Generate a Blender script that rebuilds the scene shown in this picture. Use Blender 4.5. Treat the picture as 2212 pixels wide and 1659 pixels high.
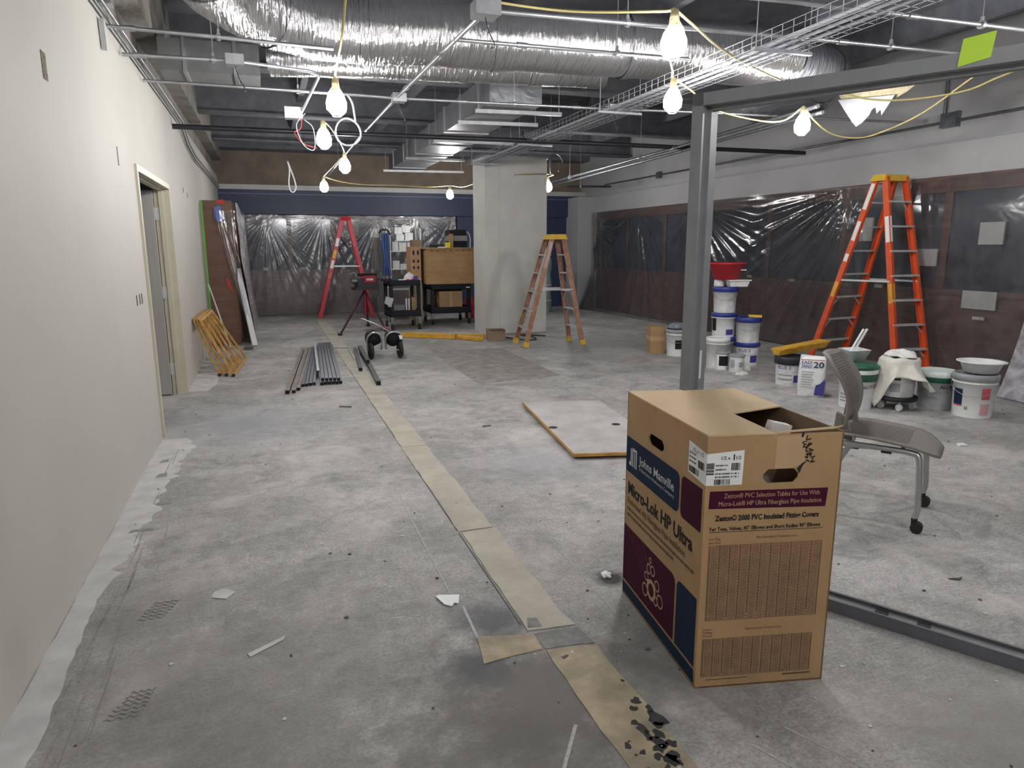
import bpy, bmesh, math, random
from mathutils import Vector, Matrix
random.seed(7)
for _o in list(bpy.data.objects):
    bpy.data.objects.remove(_o)
scene = bpy.context.scene
COL = scene.collection

# ------------------------------------------------------------------ camera
cam_data = bpy.data.cameras.new('camera')
cam_data.sensor_width = 36.0
cam_data.lens = 1495.0 / 2212.0 * 36.0
cam_data.clip_start = 0.05
cam = bpy.data.objects.new('camera', cam_data)
COL.objects.link(cam)
_R = Matrix(((0.94451686, 0.06695124, -0.32156715),
             (-0.32844976, 0.18374595, -0.92647622),
             (-0.00294207, 0.98069106, 0.19554127))).to_4x4()
cam.matrix_world = Matrix.Translation((0, 0, 1.5)) @ _R
scene.camera = cam

# ------------------------------------------------------------------ world, exposure
world = bpy.data.worlds.new('world')
scene.world = world
world.use_nodes = True
world.node_tree.nodes['Background'].inputs[0].default_value = (0.55, 0.6, 0.7, 1)
world.node_tree.nodes['Background'].inputs[1].default_value = 0.05
scene.view_settings.view_transform = 'Standard'
scene.view_settings.look = 'None'
scene.view_settings.gamma = 1.0
scene.view_settings.use_curve_mapping = False
scene.view_settings.exposure = 0.15
scene.cycles.max_bounces = 6
scene.cycles.use_adaptive_sampling = True
scene.cycles.adaptive_threshold = 0.08
scene.cycles.use_light_tree = False
scene.cycles.adaptive_min_samples = 16
scene.cycles.diffuse_bounces = 4
scene.cycles.glossy_bounces = 3
scene.cycles.transmission_bounces = 2
scene.cycles.transparent_max_bounces = 8
LAMP_STRENGTH = 265.0
LAMP_COLOR = (1.0, 0.98, 0.965)

# ------------------------------------------------------------------ materials
MATS = {}
def mat(name, col, rough=0.6, metal=0.0, var=0.12, scale=6.0, bump=0.0, bscale=None,
        col2=None, stretch=(1, 1, 1), alpha=1.0, spec=0.5, emit=None, detail=4.0):
    if name in MATS:
        return MATS[name]
    m = bpy.data.materials.new(name)
    m.use_nodes = True
    nt = m.node_tree
    b = nt.nodes['Principled BSDF']
    tc = nt.nodes.new('ShaderNodeTexCoord')
    mp = nt.nodes.new('ShaderNodeMapping')
    mp.inputs['Scale'].default_value = stretch
    nz = nt.nodes.new('ShaderNodeTexNoise')
    nz.inputs['Scale'].default_value = scale
    nz.inputs['Detail'].default_value = detail
    nz.inputs['Roughness'].default_value = 0.6
    rp = nt.nodes.new('ShaderNodeValToRGB')
    if col2 is None:
        a = [max(0, c * (1 - var)) for c in col]
        d = [min(1, c * (1 + var)) for c in col]
    else:
        a, d = col, col2
    rp.color_ramp.elements[0].position = 0.33
    rp.color_ramp.elements[1].position = 0.67
    rp.color_ramp.elements[0].color = (*a, 1)
    rp.color_ramp.elements[1].color = (*d, 1)
    nt.links.new(tc.outputs['Object'], mp.inputs['Vector'])
    nt.links.new(mp.outputs['Vector'], nz.inputs['Vector'])
    nt.links.new(nz.outputs['Fac'], rp.inputs['Fac'])
    nt.links.new(rp.outputs['Color'], b.inputs['Base Color'])
    b.inputs['Roughness'].default_value = rough
    b.inputs['Metallic'].default_value = metal
    b.inputs['Specular IOR Level'].default_value = spec
    b.inputs['Alpha'].default_value = alpha
    if bump:
        n2 = nt.nodes.new('ShaderNodeTexNoise')
        n2.inputs['Scale'].default_value = bscale or scale * 3
        n2.inputs['Detail'].default_value = 3
        bp = nt.nodes.new('ShaderNodeBump')
        bp.inputs['Strength'].default_value = bump
        bp.inputs['Distance'].default_value = 0.02
        nt.links.new(mp.outputs['Vector'], n2.inputs['Vector'])
        nt.links.new(n2.outputs['Fac'], bp.inputs['Height'])
        nt.links.new(bp.outputs['Normal'], b.inputs['Normal'])
    if emit:
        b.inputs['Emission Color'].default_value = (*emit[0], 1)
        b.inputs['Emission Strength'].default_value = emit[1]
    MATS[name] = m
    return m

def floor_material():
    m = bpy.data.materials.new('bare_concrete')
    m.use_nodes = True
    nt = m.node_tree; N = nt.nodes; L = nt.links
    b = N['Principled BSDF']
    tc = N.new('ShaderNodeTexCoord')
    def noise(scale, detail=8, rough=0.65, dist=0.0, stretch=None):
        n = N.new('ShaderNodeTexNoise')
        n.inputs['Scale'].default_value = scale
        n.inputs['Detail'].default_value = detail
        n.inputs['Roughness'].default_value = rough
        n.inputs['Distortion'].default_value = dist
        if stretch:
            mp = N.new('ShaderNodeMapping')
            mp.inputs['Scale'].default_value = stretch
            mp.inputs['Rotation'].default_value = (0, 0, 0.3)
            L.new(tc.outputs['Object'], mp.inputs['Vector'])
            L.new(mp.outputs['Vector'], n.inputs['Vector'])
        else:
            L.new(tc.outputs['Object'], n.inputs['Vector'])
        return n.outputs['Fac']
    def ramp(fac, p0, p1, c0, c1):
        r = N.new('ShaderNodeValToRGB')
        r.color_ramp.elements[0].position = p0
        r.color_ramp.elements[1].position = p1
        r.color_ramp.elements[0].color = (*c0, 1)
        r.color_ramp.elements[1].color = (*c1, 1)
        L.new(fac, r.inputs['Fac'])
        return r.outputs['Color']
    def mix(fac, a, c, mode='MIX'):
        x = N.new('ShaderNodeMix'); x.data_type = 'RGBA'; x.blend_type = mode
        if isinstance(fac, float): x.inputs[0].default_value = fac
        else: L.new(fac, x.inputs[0])
        for s, v in ((6, a), (7, c)):
            if isinstance(v, tuple): x.inputs[s].default_value = (*v, 1)
            else: L.new(v, x.inputs[s])
        return x.outputs[2]
    def bw(fac, p0, p1, inv=False):
        return ramp(fac, p0, p1, (1, 1, 1) if inv else (0, 0, 0), (0, 0, 0) if inv else (1, 1, 1))
    base = ramp(noise(0.7, 6, 0.62), 0.34, 0.66, (0.31, 0.30, 0.285), (0.56, 0.55, 0.54))
    base = mix(bw(noise(2.6, 6, 0.7, 0.6), 0.46, 0.66), base, (0.29, 0.285, 0.28))
    fine = ramp(noise(14, 6, 0.75), 0.3, 0.7, (0.72, 0.715, 0.71), (1.16, 1.16, 1.155))
    base = mix(0.9, base, fine, 'MULTIPLY')
    grit = ramp(noise(75, 2, 0.8), 0.3, 0.62, (0.58, 0.58, 0.58), (1.12, 1.12, 1.12))
    base = mix(0.8, base, grit, 'MULTIPLY')
    scr = bw(noise(3.2, 4, 0.8, 2.5, (1.0, 3.0, 1.0)), 0.47, 0.5)
    scr2 = bw(noise(3.2, 4, 0.8, 2.5, (1.0, 3.0, 1.0)), 0.5, 0.53, True)
    sx = N.new('ShaderNodeMath'); sx.operation = 'MULTIPLY'
    L.new(scr, sx.inputs[0]); L.new(scr2, sx.inputs[1])
    base = mix(sx.outputs[0], base, mix(0.35, base, (0.2, 0.195, 0.19)))
    # trowel streaks
    st = bw(noise(5, 5, 0.7, 0.3, (1.0, 9.0, 1.0)), 0.56, 0.72)
    base = mix(st, base, mix(0.25, base, (0.66, 0.65, 0.62)))
    # broad warm pale clouds
    base = mix(bw(noise(1.6, 5, 0.6, 0.8), 0.52, 0.68), base, mix(0.5, base, (0.60, 0.575, 0.53)))
    # white dust / plaster crumbs
    wd = bw(noise(9, 7, 0.8, 1.2), 0.665, 0.72)
    base = mix(wd, base, (0.66, 0.65, 0.62))
    # old adhesive stains and darker areas with places of their own on the slab
    wobble = noise(5.5, 4, 0.7)
    def blob(cx, cy, rad, soft, col, strength, wob=0.35):
        nonlocal base
        sub = N.new('ShaderNodeVectorMath'); sub.operation = 'DISTANCE'
        L.new(tc.outputs['Object'], sub.inputs[0])
        sub.inputs[1].default_value = (cx, cy, 0)
        nn = wobble
        ma = N.new('ShaderNodeMath'); ma.operation = 'MULTIPLY_ADD'
        L.new(nn, ma.inputs[0]); ma.inputs[1].default_value = wob * 2; L.new(sub.outputs['Value'], ma.inputs[2])
        mr = N.new('ShaderNodeMapRange')
        mr.inputs['From Min'].default_value = rad + wob - soft
        mr.inputs['From Max'].default_value = rad + wob + soft
        mr.inputs['To Min'].default_value = strength
        mr.inputs['To Max'].default_value = 0.0
        L.new(ma.outputs[0], mr.inputs['Value'])
        base = mix(mr.outputs[0], base, col)
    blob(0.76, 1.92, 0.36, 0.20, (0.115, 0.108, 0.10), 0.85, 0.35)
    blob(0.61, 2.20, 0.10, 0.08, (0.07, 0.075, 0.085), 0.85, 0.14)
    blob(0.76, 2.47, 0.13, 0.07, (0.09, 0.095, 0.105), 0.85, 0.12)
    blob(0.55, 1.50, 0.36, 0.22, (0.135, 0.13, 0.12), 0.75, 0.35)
    blob(1.28, 1.95, 0.20, 0.12, (0.15, 0.145, 0.14), 0.7, 0.22)  # this and the next darken the floor along the carton's left base
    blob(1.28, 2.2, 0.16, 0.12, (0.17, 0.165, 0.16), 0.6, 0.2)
    blob(-0.15, 2.3, 0.55, 0.35, (0.20, 0.19, 0.18), 0.6, 0.45)
    blob(-0.35, 1.6, 0.45, 0.35, (0.19, 0.18, 0.17), 0.6, 0.45)
    blob(1.385, 2.63, 0.065, 0.03, (0.03, 0.028, 0.026), 0.95, 0.07)
    blob(-0.55, 2.95, 0.16, 0.2, (0.20, 0.19, 0.18), 0.6, 0.3)
    blob(-0.3, 6.2, 0.55, 0.4, (0.32, 0.33, 0.36), 0.6, 0.3)
    blob(2.2, 1.3, 0.3, 0.25, (0.23, 0.225, 0.215), 0.6, 0.3)
    blob(1.9, 1.2, 0.2, 0.2, (0.24, 0.23, 0.22), 0.5, 0.3)
    blob(1.75, 4.4, 0.35, 0.3, (0.33, 0.33, 0.355), 0.6, 0.4)
    blob(5.0, 9.6, 1.1, 0.8, (0.32, 0.315, 0.32), 0.5, 0.4)
    L.new(base, b.inputs['Base Color'])
    b.inputs['Roughness'].default_value = 0.72
    b.inputs['Specular IOR Level'].default_value = 0.35
    h = mix(0.3, noise(30, 5, 0.75), noise(5, 3, 0.7, 0.3, (1.0, 9.0, 1.0)))
    bp = N.new('ShaderNodeBump'); bp.inputs['Strength'].default_value = 0.22; bp.inputs['Distance'].default_value = 0.01
    L.new(h, bp.inputs['Height']); L.new(bp.outputs['Normal'], b.inputs['Normal'])
    return m

def foil_material(name, rough=0.24, col=(0.58, 0.58, 0.59), stretch=(9, 1.2, 1.2), strength=0.7):
    m = bpy.data.materials.new(name)
    m.use_nodes = True
    nt = m.node_tree; N = nt.nodes; L = nt.links
    b = N['Principled BSDF']
    tc = N.new('ShaderNodeTexCoord'); mp = N.new('ShaderNodeMapping')
    mp.inputs['Scale'].default_value = stretch
    L.new(tc.outputs['Object'], mp.inputs['Vector'])
    n1 = N.new('ShaderNodeTexNoise'); n1.inputs['Scale'].default_value = 4.5; n1.inputs['Detail'].default_value = 5
    n1.inputs['Distortion'].default_value = 0.6
    n2 = N.new('ShaderNodeTexNoise'); n2.inputs['Scale'].default_value = 3.0; n2.inputs['Detail'].default_value = 3
    L.new(mp.outputs['Vector'], n1.inputs['Vector']); L.new(tc.outputs['Object'], n2.inputs['Vector'])
    ad = N.new('ShaderNodeMath'); ad.operation = 'ADD'
    L.new(n1.outputs['Fac'], ad.inputs[0]); L.new(n2.outputs['Fac'], ad.inputs[1])
    bp = N.new('ShaderNodeBump'); bp.inputs['Strength'].default_value = strength; bp.inputs['Distance'].default_value = 0.03
    L.new(ad.outputs[0], bp.inputs['Height']); L.new(bp.outputs['Normal'], b.inputs['Normal'])
    rp = N.new('ShaderNodeValToRGB')
    rp.color_ramp.elements[0].color = (*[c * 0.7 for c in col], 1); rp.color_ramp.elements[1].color = (*col, 1)
    L.new(n2.outputs['Fac'], rp.inputs['Fac']); L.new(rp.outputs['Color'], b.inputs['Base Color'])
    b.inputs['Metallic'].default_value = 0.92
    b.inputs['Roughness'].default_value = rough
    return m

def sheet_material(name, haze, col=(0.72, 0.74, 0.78), rough=0.13):
    # thin polythene: mostly clear, a little milky, glossy by Fresnel
    m = bpy.data.materials.new(name)
    m.use_nodes = True
    nt = m.node_tree; N = nt.nodes; L = nt.links
    N.remove(N['Principled BSDF'])
    out = N['Material Output']
    tc = N.new('ShaderNodeTexCoord')
    n1 = N.new('ShaderNodeTexNoise'); n1.inputs['Scale'].default_value = 7; n1.inputs['Detail'].default_value = 4
    n1.inputs['Distortion'].default_value = 1.2
    L.new(tc.outputs['Object'], n1.inputs['Vector'])
    mr = N.new('ShaderNodeMapRange')
    mr.inputs['From Min'].default_value = 0.35; mr.inputs['From Max'].default_value = 0.7
    mr.inputs['To Min'].default_value = haze * 0.7; mr.inputs['To Max'].default_value = min(1, haze * 1.5)
    L.new(n1.outputs['Fac'], mr.inputs['Value'])
    bp = N.new('ShaderNodeBump'); bp.inputs['Strength'].default_value = 0.07; bp.inputs['Distance'].default_value = 0.02
    L.new(n1.outputs['Fac'], bp.inputs['Height'])
    tr = N.new('ShaderNodeBsdfTransparent'); tr.inputs[0].default_value = (0.93, 0.935, 0.95, 1)
    df = N.new('ShaderNodeBsdfDiffuse'); df.inputs[0].default_value = (*col, 1)
    gl = N.new('ShaderNodeBsdfGlossy'); gl.inputs['Color'].default_value = (1, 1, 1, 1); gl.inputs['Roughness'].default_value = rough
    L.new(bp.outputs['Normal'], gl.inputs['Normal']); L.new(bp.outputs['Normal'], df.inputs['Normal'])
    fz = N.new('ShaderNodeFresnel'); fz.inputs['IOR'].default_value = 1.6
    L.new(bp.outputs['Normal'], fz.inputs['Normal'])
    m1 = N.new('ShaderNodeMixShader'); m2 = N.new('ShaderNodeMixShader')
    L.new(mr.outputs[0], m1.inputs[0]); L.new(tr.outputs[0], m1.inputs[1]); L.new(df.outputs[0], m1.inputs[2])
    L.new(fz.outputs[0], m2.inputs[0]); L.new(m1.outputs[0], m2.inputs[1]); L.new(gl.outputs[0], m2.inputs[2])
    L.new(m2.outputs[0], out.inputs['Surface'])
    return m

M_FLOOR = floor_material()
M_FOIL = foil_material('crinkled_foil')
M_FOIL_Y = foil_material('crinkled_foil_lengthwise', 0.42, (0.33, 0.34, 0.36), (1.2, 7, 1.2), 0.5)
M_WALL = mat('cream_wall_paint', (0.47, 0.457, 0.415), 0.65, spec=0.2, var=0.03, scale=1.2, bump=0.03, bscale=60)
M_COLUMN = mat('drywall_primer', (0.58, 0.575, 0.54), 0.7, var=0.06, scale=2.5)
M_GREYWALL = mat('grey_drywall', (0.40, 0.40, 0.405), 0.7, var=0.06, scale=1.5)
M_UPPERWALL = mat('upper_wall_grey', (0.34, 0.34, 0.36), 0.8, var=0.1, scale=1.8)
M_CONC = mat('rough_concrete', (0.25, 0.235, 0.21), 0.9, var=0.3, scale=3, bump=0.5, bscale=25)
M_BROWNCONC = mat('brown_block_wall', (0.22, 0.175, 0.135), 0.9, var=0.2, scale=2.5, bump=0.3, bscale=20)
M_DECK = mat('dark_ceiling_deck', (0.15, 0.155, 0.175), 0.85, var=0.25, scale=2.5, bump=0.3, bscale=14)
M_NAVY = mat('navy_paint', (0.022, 0.034, 0.082), 0.5, var=0.12, scale=2)
M_WHITELEDGE = mat('white_ledge', (0.52, 0.52, 0.5), 0.6, var=0.08, scale=4)
M_WOOD = mat('red_brown_wood', (0.105, 0.05, 0.038), 0.45, var=0.28, scale=3, stretch=(1, 1, 6))
M_GLASSDK = mat('dark_window_glass', (0.035, 0.042, 0.058), 0.12, var=0.4, scale=1.2)
M_GALV = mat('galvanised_steel', (0.50, 0.51, 0.53), 0.36, 0.85, var=0.12, scale=9)
M_DKSTEEL = mat('dark_grey_steel', (0.20, 0.21, 0.225), 0.4, 0.75, var=0.2, scale=12)
M_BLACKPIPE = mat('black_iron_pipe', (0.03, 0.031, 0.036), 0.42, 0.4, var=0.2, scale=14)
M_FRAME = mat('grey_frame_paint', (0.235, 0.245, 0.26), 0.42, 0.1, var=0.06, scale=10)
M_FRAMEIN = mat('light_frame_paint', (0.36, 0.37, 0.38), 0.42, 0.15, var=0.06, scale=10)
M_DOORFRAME = mat('cream_frame_paint', (0.52, 0.49, 0.38), 0.4, var=0.05, scale=6)
M_DOOR = mat('grey_door_leaf', (0.40, 0.385, 0.365), 0.5, var=0.05, scale=3, stretch=(6, 6, 0.6))
M_CARD = mat('cardboard', (0.38, 0.24, 0.12), 0.9, var=0.08, scale=5, bump=0.08, bscale=40)
M_CARDIN = mat('shaded_cardboard_inside', (0.19, 0.12, 0.07), 0.9, var=0.06, scale=5)  # inner board darkened, shade inside the carton put into its colour
M_CARDLT = mat('lit_cardboard', (0.50, 0.37, 0.225), 0.85, var=0.06, scale=5)  # lightened for the carton flaps, light from above put into the colour
M_INKBLUE = mat('ink_blue', (0.017, 0.028, 0.058), 0.85, var=0.08, scale=20, spec=0.1)
M_INKMAROON = mat('ink_maroon', (0.055, 0.009, 0.025), 0.85, var=0.08, scale=20, spec=0.1)
M_INKBLACK = mat('ink_black', (0.02, 0.02, 0.022), 0.7, var=0.1, scale=20, spec=0.1)
M_INKGREY = mat('ink_grey', (0.13, 0.09, 0.06), 0.7, var=0.1, scale=20, spec=0.1)
M_INKTABLE = mat('ink_table', (0.165, 0.10, 0.065), 0.7, var=0.15, scale=20, spec=0.1)
M_INKTINT = mat('ink_table_tint', (0.315, 0.20, 0.115), 0.8, var=0.08, scale=20, spec=0.1)
M_INKTAN = mat('ink_tan', (0.46, 0.31, 0.20), 0.7, var=0.1, scale=20, spec=0.1)
M_INKWHITE = mat('ink_pale', (0.50, 0.50, 0.52), 0.7, var=0.08, scale=20)
M_LABEL = mat('white_label', (0.74, 0.75, 0.74), 0.55, var=0.03, scale=20)
M_WHITEPL = mat('white_plastic', (0.74, 0.75, 0.75), 0.38, var=0.05, scale=12)
M_DIRTYWHITE = mat('dirty_white_plastic', (0.62, 0.625, 0.62), 0.45, var=0.14, scale=14)
M_GREYPL = mat('grey_pail_plastic', (0.44, 0.445, 0.46), 0.45, var=0.14, scale=12)
M_BLUELID = mat('royal_blue_lid', (0.025, 0.04, 0.24), 0.4, var=0.1, scale=10)
M_BLACKLID = mat('black_lid', (0.02, 0.022, 0.03), 0.5, var=0.2, scale=14)
M_GREENLID = mat('green_lid', (0.02, 0.11, 0.065), 0.45, var=0.15, scale=10)
M_PLASTER = mat('pale_plaster_smears', (0.62, 0.68, 0.64), 0.7, var=0.12, scale=16, bump=0.5)
M_GREYLID = mat('grey_lid', (0.30, 0.31, 0.33), 0.5, var=0.12, scale=12)
M_PURPLE = mat('print_violet', (0.055, 0.045, 0.25), 0.5, var=0.06, scale=20)
M_PRINTGREY = mat('print_grey', (0.30, 0.31, 0.34), 0.6, var=0.1, scale=20)
M_PRINTRED = mat('print_red', (0.50, 0.10, 0.12), 0.6, var=0.1, scale=20)
M_CANVAS = mat('canvas_cloth', (0.62, 0.60, 0.54), 0.95, var=0.1, scale=9, bump=0.2, bscale=60)
M_ORANGE = mat('orange_fibreglass', (0.62, 0.085, 0.022), 0.4, var=0.1, scale=10)
M_RED = mat('red_fibreglass', (0.46, 0.016, 0.035), 0.4, var=0.1, scale=10)
M_REDTUB = mat('red_tub_plastic', (0.42, 0.018, 0.03), 0.4, var=0.1, scale=10)
M_WORN = mat('worn_rust_fibreglass', (0.27, 0.115, 0.075), 0.7, var=0.4, scale=9, col2=(0.42, 0.26, 0.17))
M_YELLOW = mat('yellow_cap_plastic', (0.66, 0.43, 0.05), 0.5, var=0.12, scale=10)
M_YELLOWRAIL = mat('yellow_rail_paint', (0.62, 0.34, 0.035), 0.5, var=0.2, scale=12)
M_OCHRE = mat('ochre_frame_paint', (0.46, 0.25, 0.06), 0.6, var=0.35, scale=16)
M_ALU = mat('aluminium', (0.55, 0.56, 0.57), 0.4, 0.35, var=0.1, scale=10)
M_BLACKRUB = mat('black_rubber', (0.014, 0.014, 0.016), 0.65, var=0.2, scale=14)
M_BLACKPL = mat('black_cart_plastic', (0.010, 0.012, 0.018), 0.55, spec=0.25, var=0.2, scale=8)
M_CHAIR = mat('taupe_chair_plastic', (0.21, 0.19, 0.168), 0.55, var=0.05, scale=10)
M_CHROME = mat('silver_tube', (0.46, 0.47, 0.48), 0.32, 0.75, var=0.08, scale=10)
M_PLYWOOD = mat('plywood', (0.36, 0.225, 0.105), 0.75, var=0.15, scale=4, stretch=(1, 1, 5))
M_BOARDTOP = mat('scuffed_laminate', (0.44, 0.42, 0.41), 0.55, var=0.16, scale=5)
M_BOARDEDGE = mat('board_edge_wood', (0.50, 0.28, 0.075), 0.6, var=0.15, scale=10)
M_STRIP = mat('yellowed_floor_patch', (0.36, 0.345, 0.28), 0.8, scale=4, bump=0.25, bscale=30, col2=(0.50, 0.475, 0.385), detail=7.0)
M_STRIP2 = mat('tan_floor_patch', (0.25, 0.215, 0.16), 0.8, scale=7, bump=0.25, bscale=30, col2=(0.47, 0.39, 0.265), detail=7.0)
M_CHIP = mat('black_mastic', (0.035, 0.035, 0.036), 0.6, var=0.3, scale=20)
M_BAND = mat('pale_floor_paint', (0.52, 0.515, 0.51), 0.6, var=0.14, scale=7)
M_ADHESIVE = mat('brown_adhesive_residue', (0.285, 0.26, 0.24), 0.85, var=0.25, scale=7)
M_PAPER = mat('white_scrap', (0.82, 0.84, 0.85), 0.6, var=0.02, scale=10)
M_DEBRIS = mat('dark_debris', (0.10, 0.095, 0.09), 0.8, var=0.3, scale=30)
M_CORDY = mat('yellow_cord', (0.50, 0.41, 0.17), 0.5, var=0.08, scale=20)
M_CORDW = mat('white_cable', (0.72, 0.73, 0.75), 0.45, var=0.05, scale=20)
M_LAMPBODY = mat('lamp_socket_yellow', (0.62, 0.56, 0.32), 0.45, var=0.05, scale=20)
M_GREENNOTE = mat('lime_paper_note', (0.46, 0.72, 0.06), 0.7, var=0.03, scale=20)
M_INSUL = mat('torn_paper_facing', (0.66, 0.64, 0.55), 0.85, var=0.08, scale=6, bump=0.3)
M_BLUETARP = mat('blue_strap', (0.018, 0.055, 0.17), 0.55, var=0.25, scale=9)
M_GLOBE = mat('lamp_globe_glow', (0.9, 0.9, 0.88), 0.4, var=0.01, scale=5, emit=(LAMP_COLOR, LAMP_STRENGTH))
M_PLASTIC = sheet_material('clear_poly_sheet', 0.05)
M_PLASTICF = sheet_material('folded_poly_sheet', 0.11, (0.72, 0.74, 0.78), 0.22)
M_TUBE = mat('blue_grey_tube', (0.115, 0.125, 0.145), 0.42, 0.55, var=0.2, scale=10)
M_PLASTIC2 = sheet_material('cloudy_poly_sheet', 0.55, (0.52, 0.51, 0.55), 0.25)
M_BAGGREEN = mat('pale_green_wrap', (0.22, 0.30, 0.28), 0.5, var=0.2, scale=5)
M_BAGBLACK = mat('black_nylon_bag', (0.010, 0.010, 0.013), 0.75, spec=0.2, var=0.3, scale=10, bump=0.3)
M_MACHRED = mat('machine_red', (0.30, 0.015, 0.03), 0.4, var=0.15, scale=12)
M_BOXDIM = mat('grey_carton', (0.48, 0.49, 0.49), 0.7, var=0.1, scale=8)
M_GREENTAPE = mat('green_masking_tape', (0.16, 0.42, 0.08), 0.7, var=0.1, scale=20)
M_REDTAPE = mat('red_tape', (0.5, 0.03, 0.03), 0.6, var=0.1, scale=20)
M_BLUETAPE = mat('blue_masking_tape', (0.12, 0.16, 0.5), 0.6, var=0.1, scale=20)
M_MESHHOLE = mat('perforation_dark', (0.085, 0.078, 0.07), 0.7, var=0.1, scale=20)

# ------------------------------------------------------------------ mesh helpers
class MB:
    def __init__(s):
        s.v = []; s.f = []; s.sm = []
    def add(s, vs, fs, smooth=False):
        o = len(s.v)
        s.v += [Vector(p) for p in vs]
        s.f += [tuple(i + o for i in f) for f in fs]
        s.sm += [smooth] * len(fs)
        return s
    def hexa(s, p):
        return s.add(p, [(0, 3, 2, 1), (4, 5, 6, 7), (0, 1, 5, 4), (1, 2, 6, 5), (2, 3, 7, 6), (3, 0, 4, 7)])
    def box(s, c, d, M=None):
        hx, hy, hz = d[0] / 2, d[1] / 2, d[2] / 2
        p = [Vector((x, y, z)) for z in (-hz, hz) for x, y in ((-hx, -hy), (hx, -hy), (hx, hy), (-hx, hy))]
        if M is not None: p = [M @ q for q in p]
        c = Vector(c)
        return s.hexa([q + c for q in p])
    def bx(s, x0, x1, y0, y1, z0, z1):
        return s.box(((x0 + x1) / 2, (y0 + y1) / 2, (z0 + z1) / 2), (abs(x1 - x0), abs(y1 - y0), abs(z1 - z0)))
    def beam(s, a, b, w, h, up=(0, 0, 1)):
        a = Vector(a); b = Vector(b); d = (b - a).normalized(); up = Vector(up)
        x = d.cross(up)
        if x.length < 1e-4: x = d.cross(Vector((1, 0, 0)))
        x.normalize(); y = x.cross(d).normalized()
        x *= w / 2; y *= h / 2
        return s.hexa([a - x - y, a + x - y, b + x - y, b - x - y, a - x + y, a + x + y, b + x + y, b - x + y])
    def cyl(s, a, b, r, r2=None, n=10, caps=True):
        return s.tube([a, b], r, n, caps=caps, r2=r2)
    def tube(s, path, r, n=8, caps=True, closed=False, r2=None, radii=None):
        P = [Vector(p) for p in path]; k = len(P)
        vs = []; fs = []
        prev = None
        for i in range(k):
            if closed: d = P[(i + 1) % k] - P[i - 1]
            elif i == 0: d = P[1] - P[0]
            elif i == k - 1: d = P[-1] - P[-2]
            else: d = (P[i + 1] - P[i]).normalized() + (P[i] - P[i - 1]).normalized()
            d.normalize()
            if prev is None:
                u = d.cross(Vector((0, 0, 1)))
                if u.length < 1e-3: u = d.cross(Vector((1, 0, 0)))
            else:
                u = prev - d * prev.dot(d)
                if u.length < 1e-4: u = d.cross(Vector((0, 0, 1)))
            u.normalize(); prev = u
            w = d.cross(u)
            rr = radii[i] if radii else (r if r2 is None else r + (r2 - r) * i / (k - 1))
            for j in range(n):
                t = 2 * math.pi * j / n
                vs.append(P[i] + (u * math.cos(t) + w * math.sin(t)) * rr)
        m = k if closed else k - 1
        for i in range(m):
            for j in range(n):
                a0 = i * n + j; a1 = i * n + (j + 1) % n
                b0 = ((i + 1) % k) * n + j; b1 = ((i + 1) % k) * n + (j + 1) % n
                fs.append((a0, a1, b1, b0))
        s.add(vs, fs, True)
        if caps and not closed:
            s.add(vs[:n], [tuple(reversed(range(n)))])
            s.add(vs[-n:], [tuple(range(n))])
        return s
    def lathe(s, prof, c=(0, 0, 0), n=24, M=None, sx=1.0, sy=1.0):
        c = Vector(c); vs = []; fs = []
        for r, z in prof:
            for j in range(n):
                t = 2 * math.pi * j / n
                p = Vector((r * math.cos(t) * sx, r * math.sin(t) * sy, z))
                vs.append((M @ p if M is not None else p) + c)
        for i in range(len(prof) - 1):
            for j in range(n):
                fs.append((i * n + j, i * n + (j + 1) % n, (i + 1) * n + (j + 1) % n, (i + 1) * n + j))
        s.add(vs, fs, True)
        if prof[0][0] > 1e-4: s.add(vs[:n], [tuple(reversed(range(n)))])
        if prof[-1][0] > 1e-4: s.add(vs[-n:], [tuple(range(n))])
        return s
    def prism(s, pts, t):
        P = [Vector(p) for p in pts]; t = Vector(t); n = len(P)
        vs = P + [p + t for p in P]
        fs = [tuple(reversed(range(n))), tuple(range(n, 2 * n))]
        fs += [(i, (i + 1) % n, n + (i + 1) % n, n + i) for i in range(n)]
        return s.add(vs, fs)
    def grid(s, fn, nu, nv, smooth=True):
        vs = [fn(i / nu, j / nv) for j in range(nv + 1) for i in range(nu + 1)]
        fs = [(j * (nu + 1) + i, j * (nu + 1) + i + 1, (j + 1) * (nu + 1) + i + 1, (j + 1) * (nu + 1) + i)
              for j in range(nv) for i in range(nu)]
        return s.add(vs, fs, smooth)
    def build(s, name, m, parent=None, base=None, fix=True):
        if base is None:
            if parent is not None: base = parent['_base']
            else:
                xs = [p.x for p in s.v]; ys = [p.y for p in s.v]; zs = [p.z for p in s.v]
                base = ((min(xs) + max(xs)) / 2, (min(ys) + max(ys)) / 2, min(zs))
        base = Vector(base)
        me = bpy.data.meshes.new(name)
        me.from_pydata([p - base for p in s.v], [], s.f)
        me.polygons.foreach_set('use_smooth', s.sm)
        if fix:
            bm = bmesh.new(); bm.from_mesh(me)
            bmesh.ops.recalc_face_normals(bm, faces=bm.faces)
            bm.to_mesh(me); bm.free()
        me.materials.append(m)
        o = bpy.data.objects.new(name, me)
        COL.objects.link(o)
        if parent is not None:
            o.parent = parent
            o.location = base - Vector(parent['_base'])
        else:
            o.location = base
        o['_base'] = tuple(base)
        return o

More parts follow.
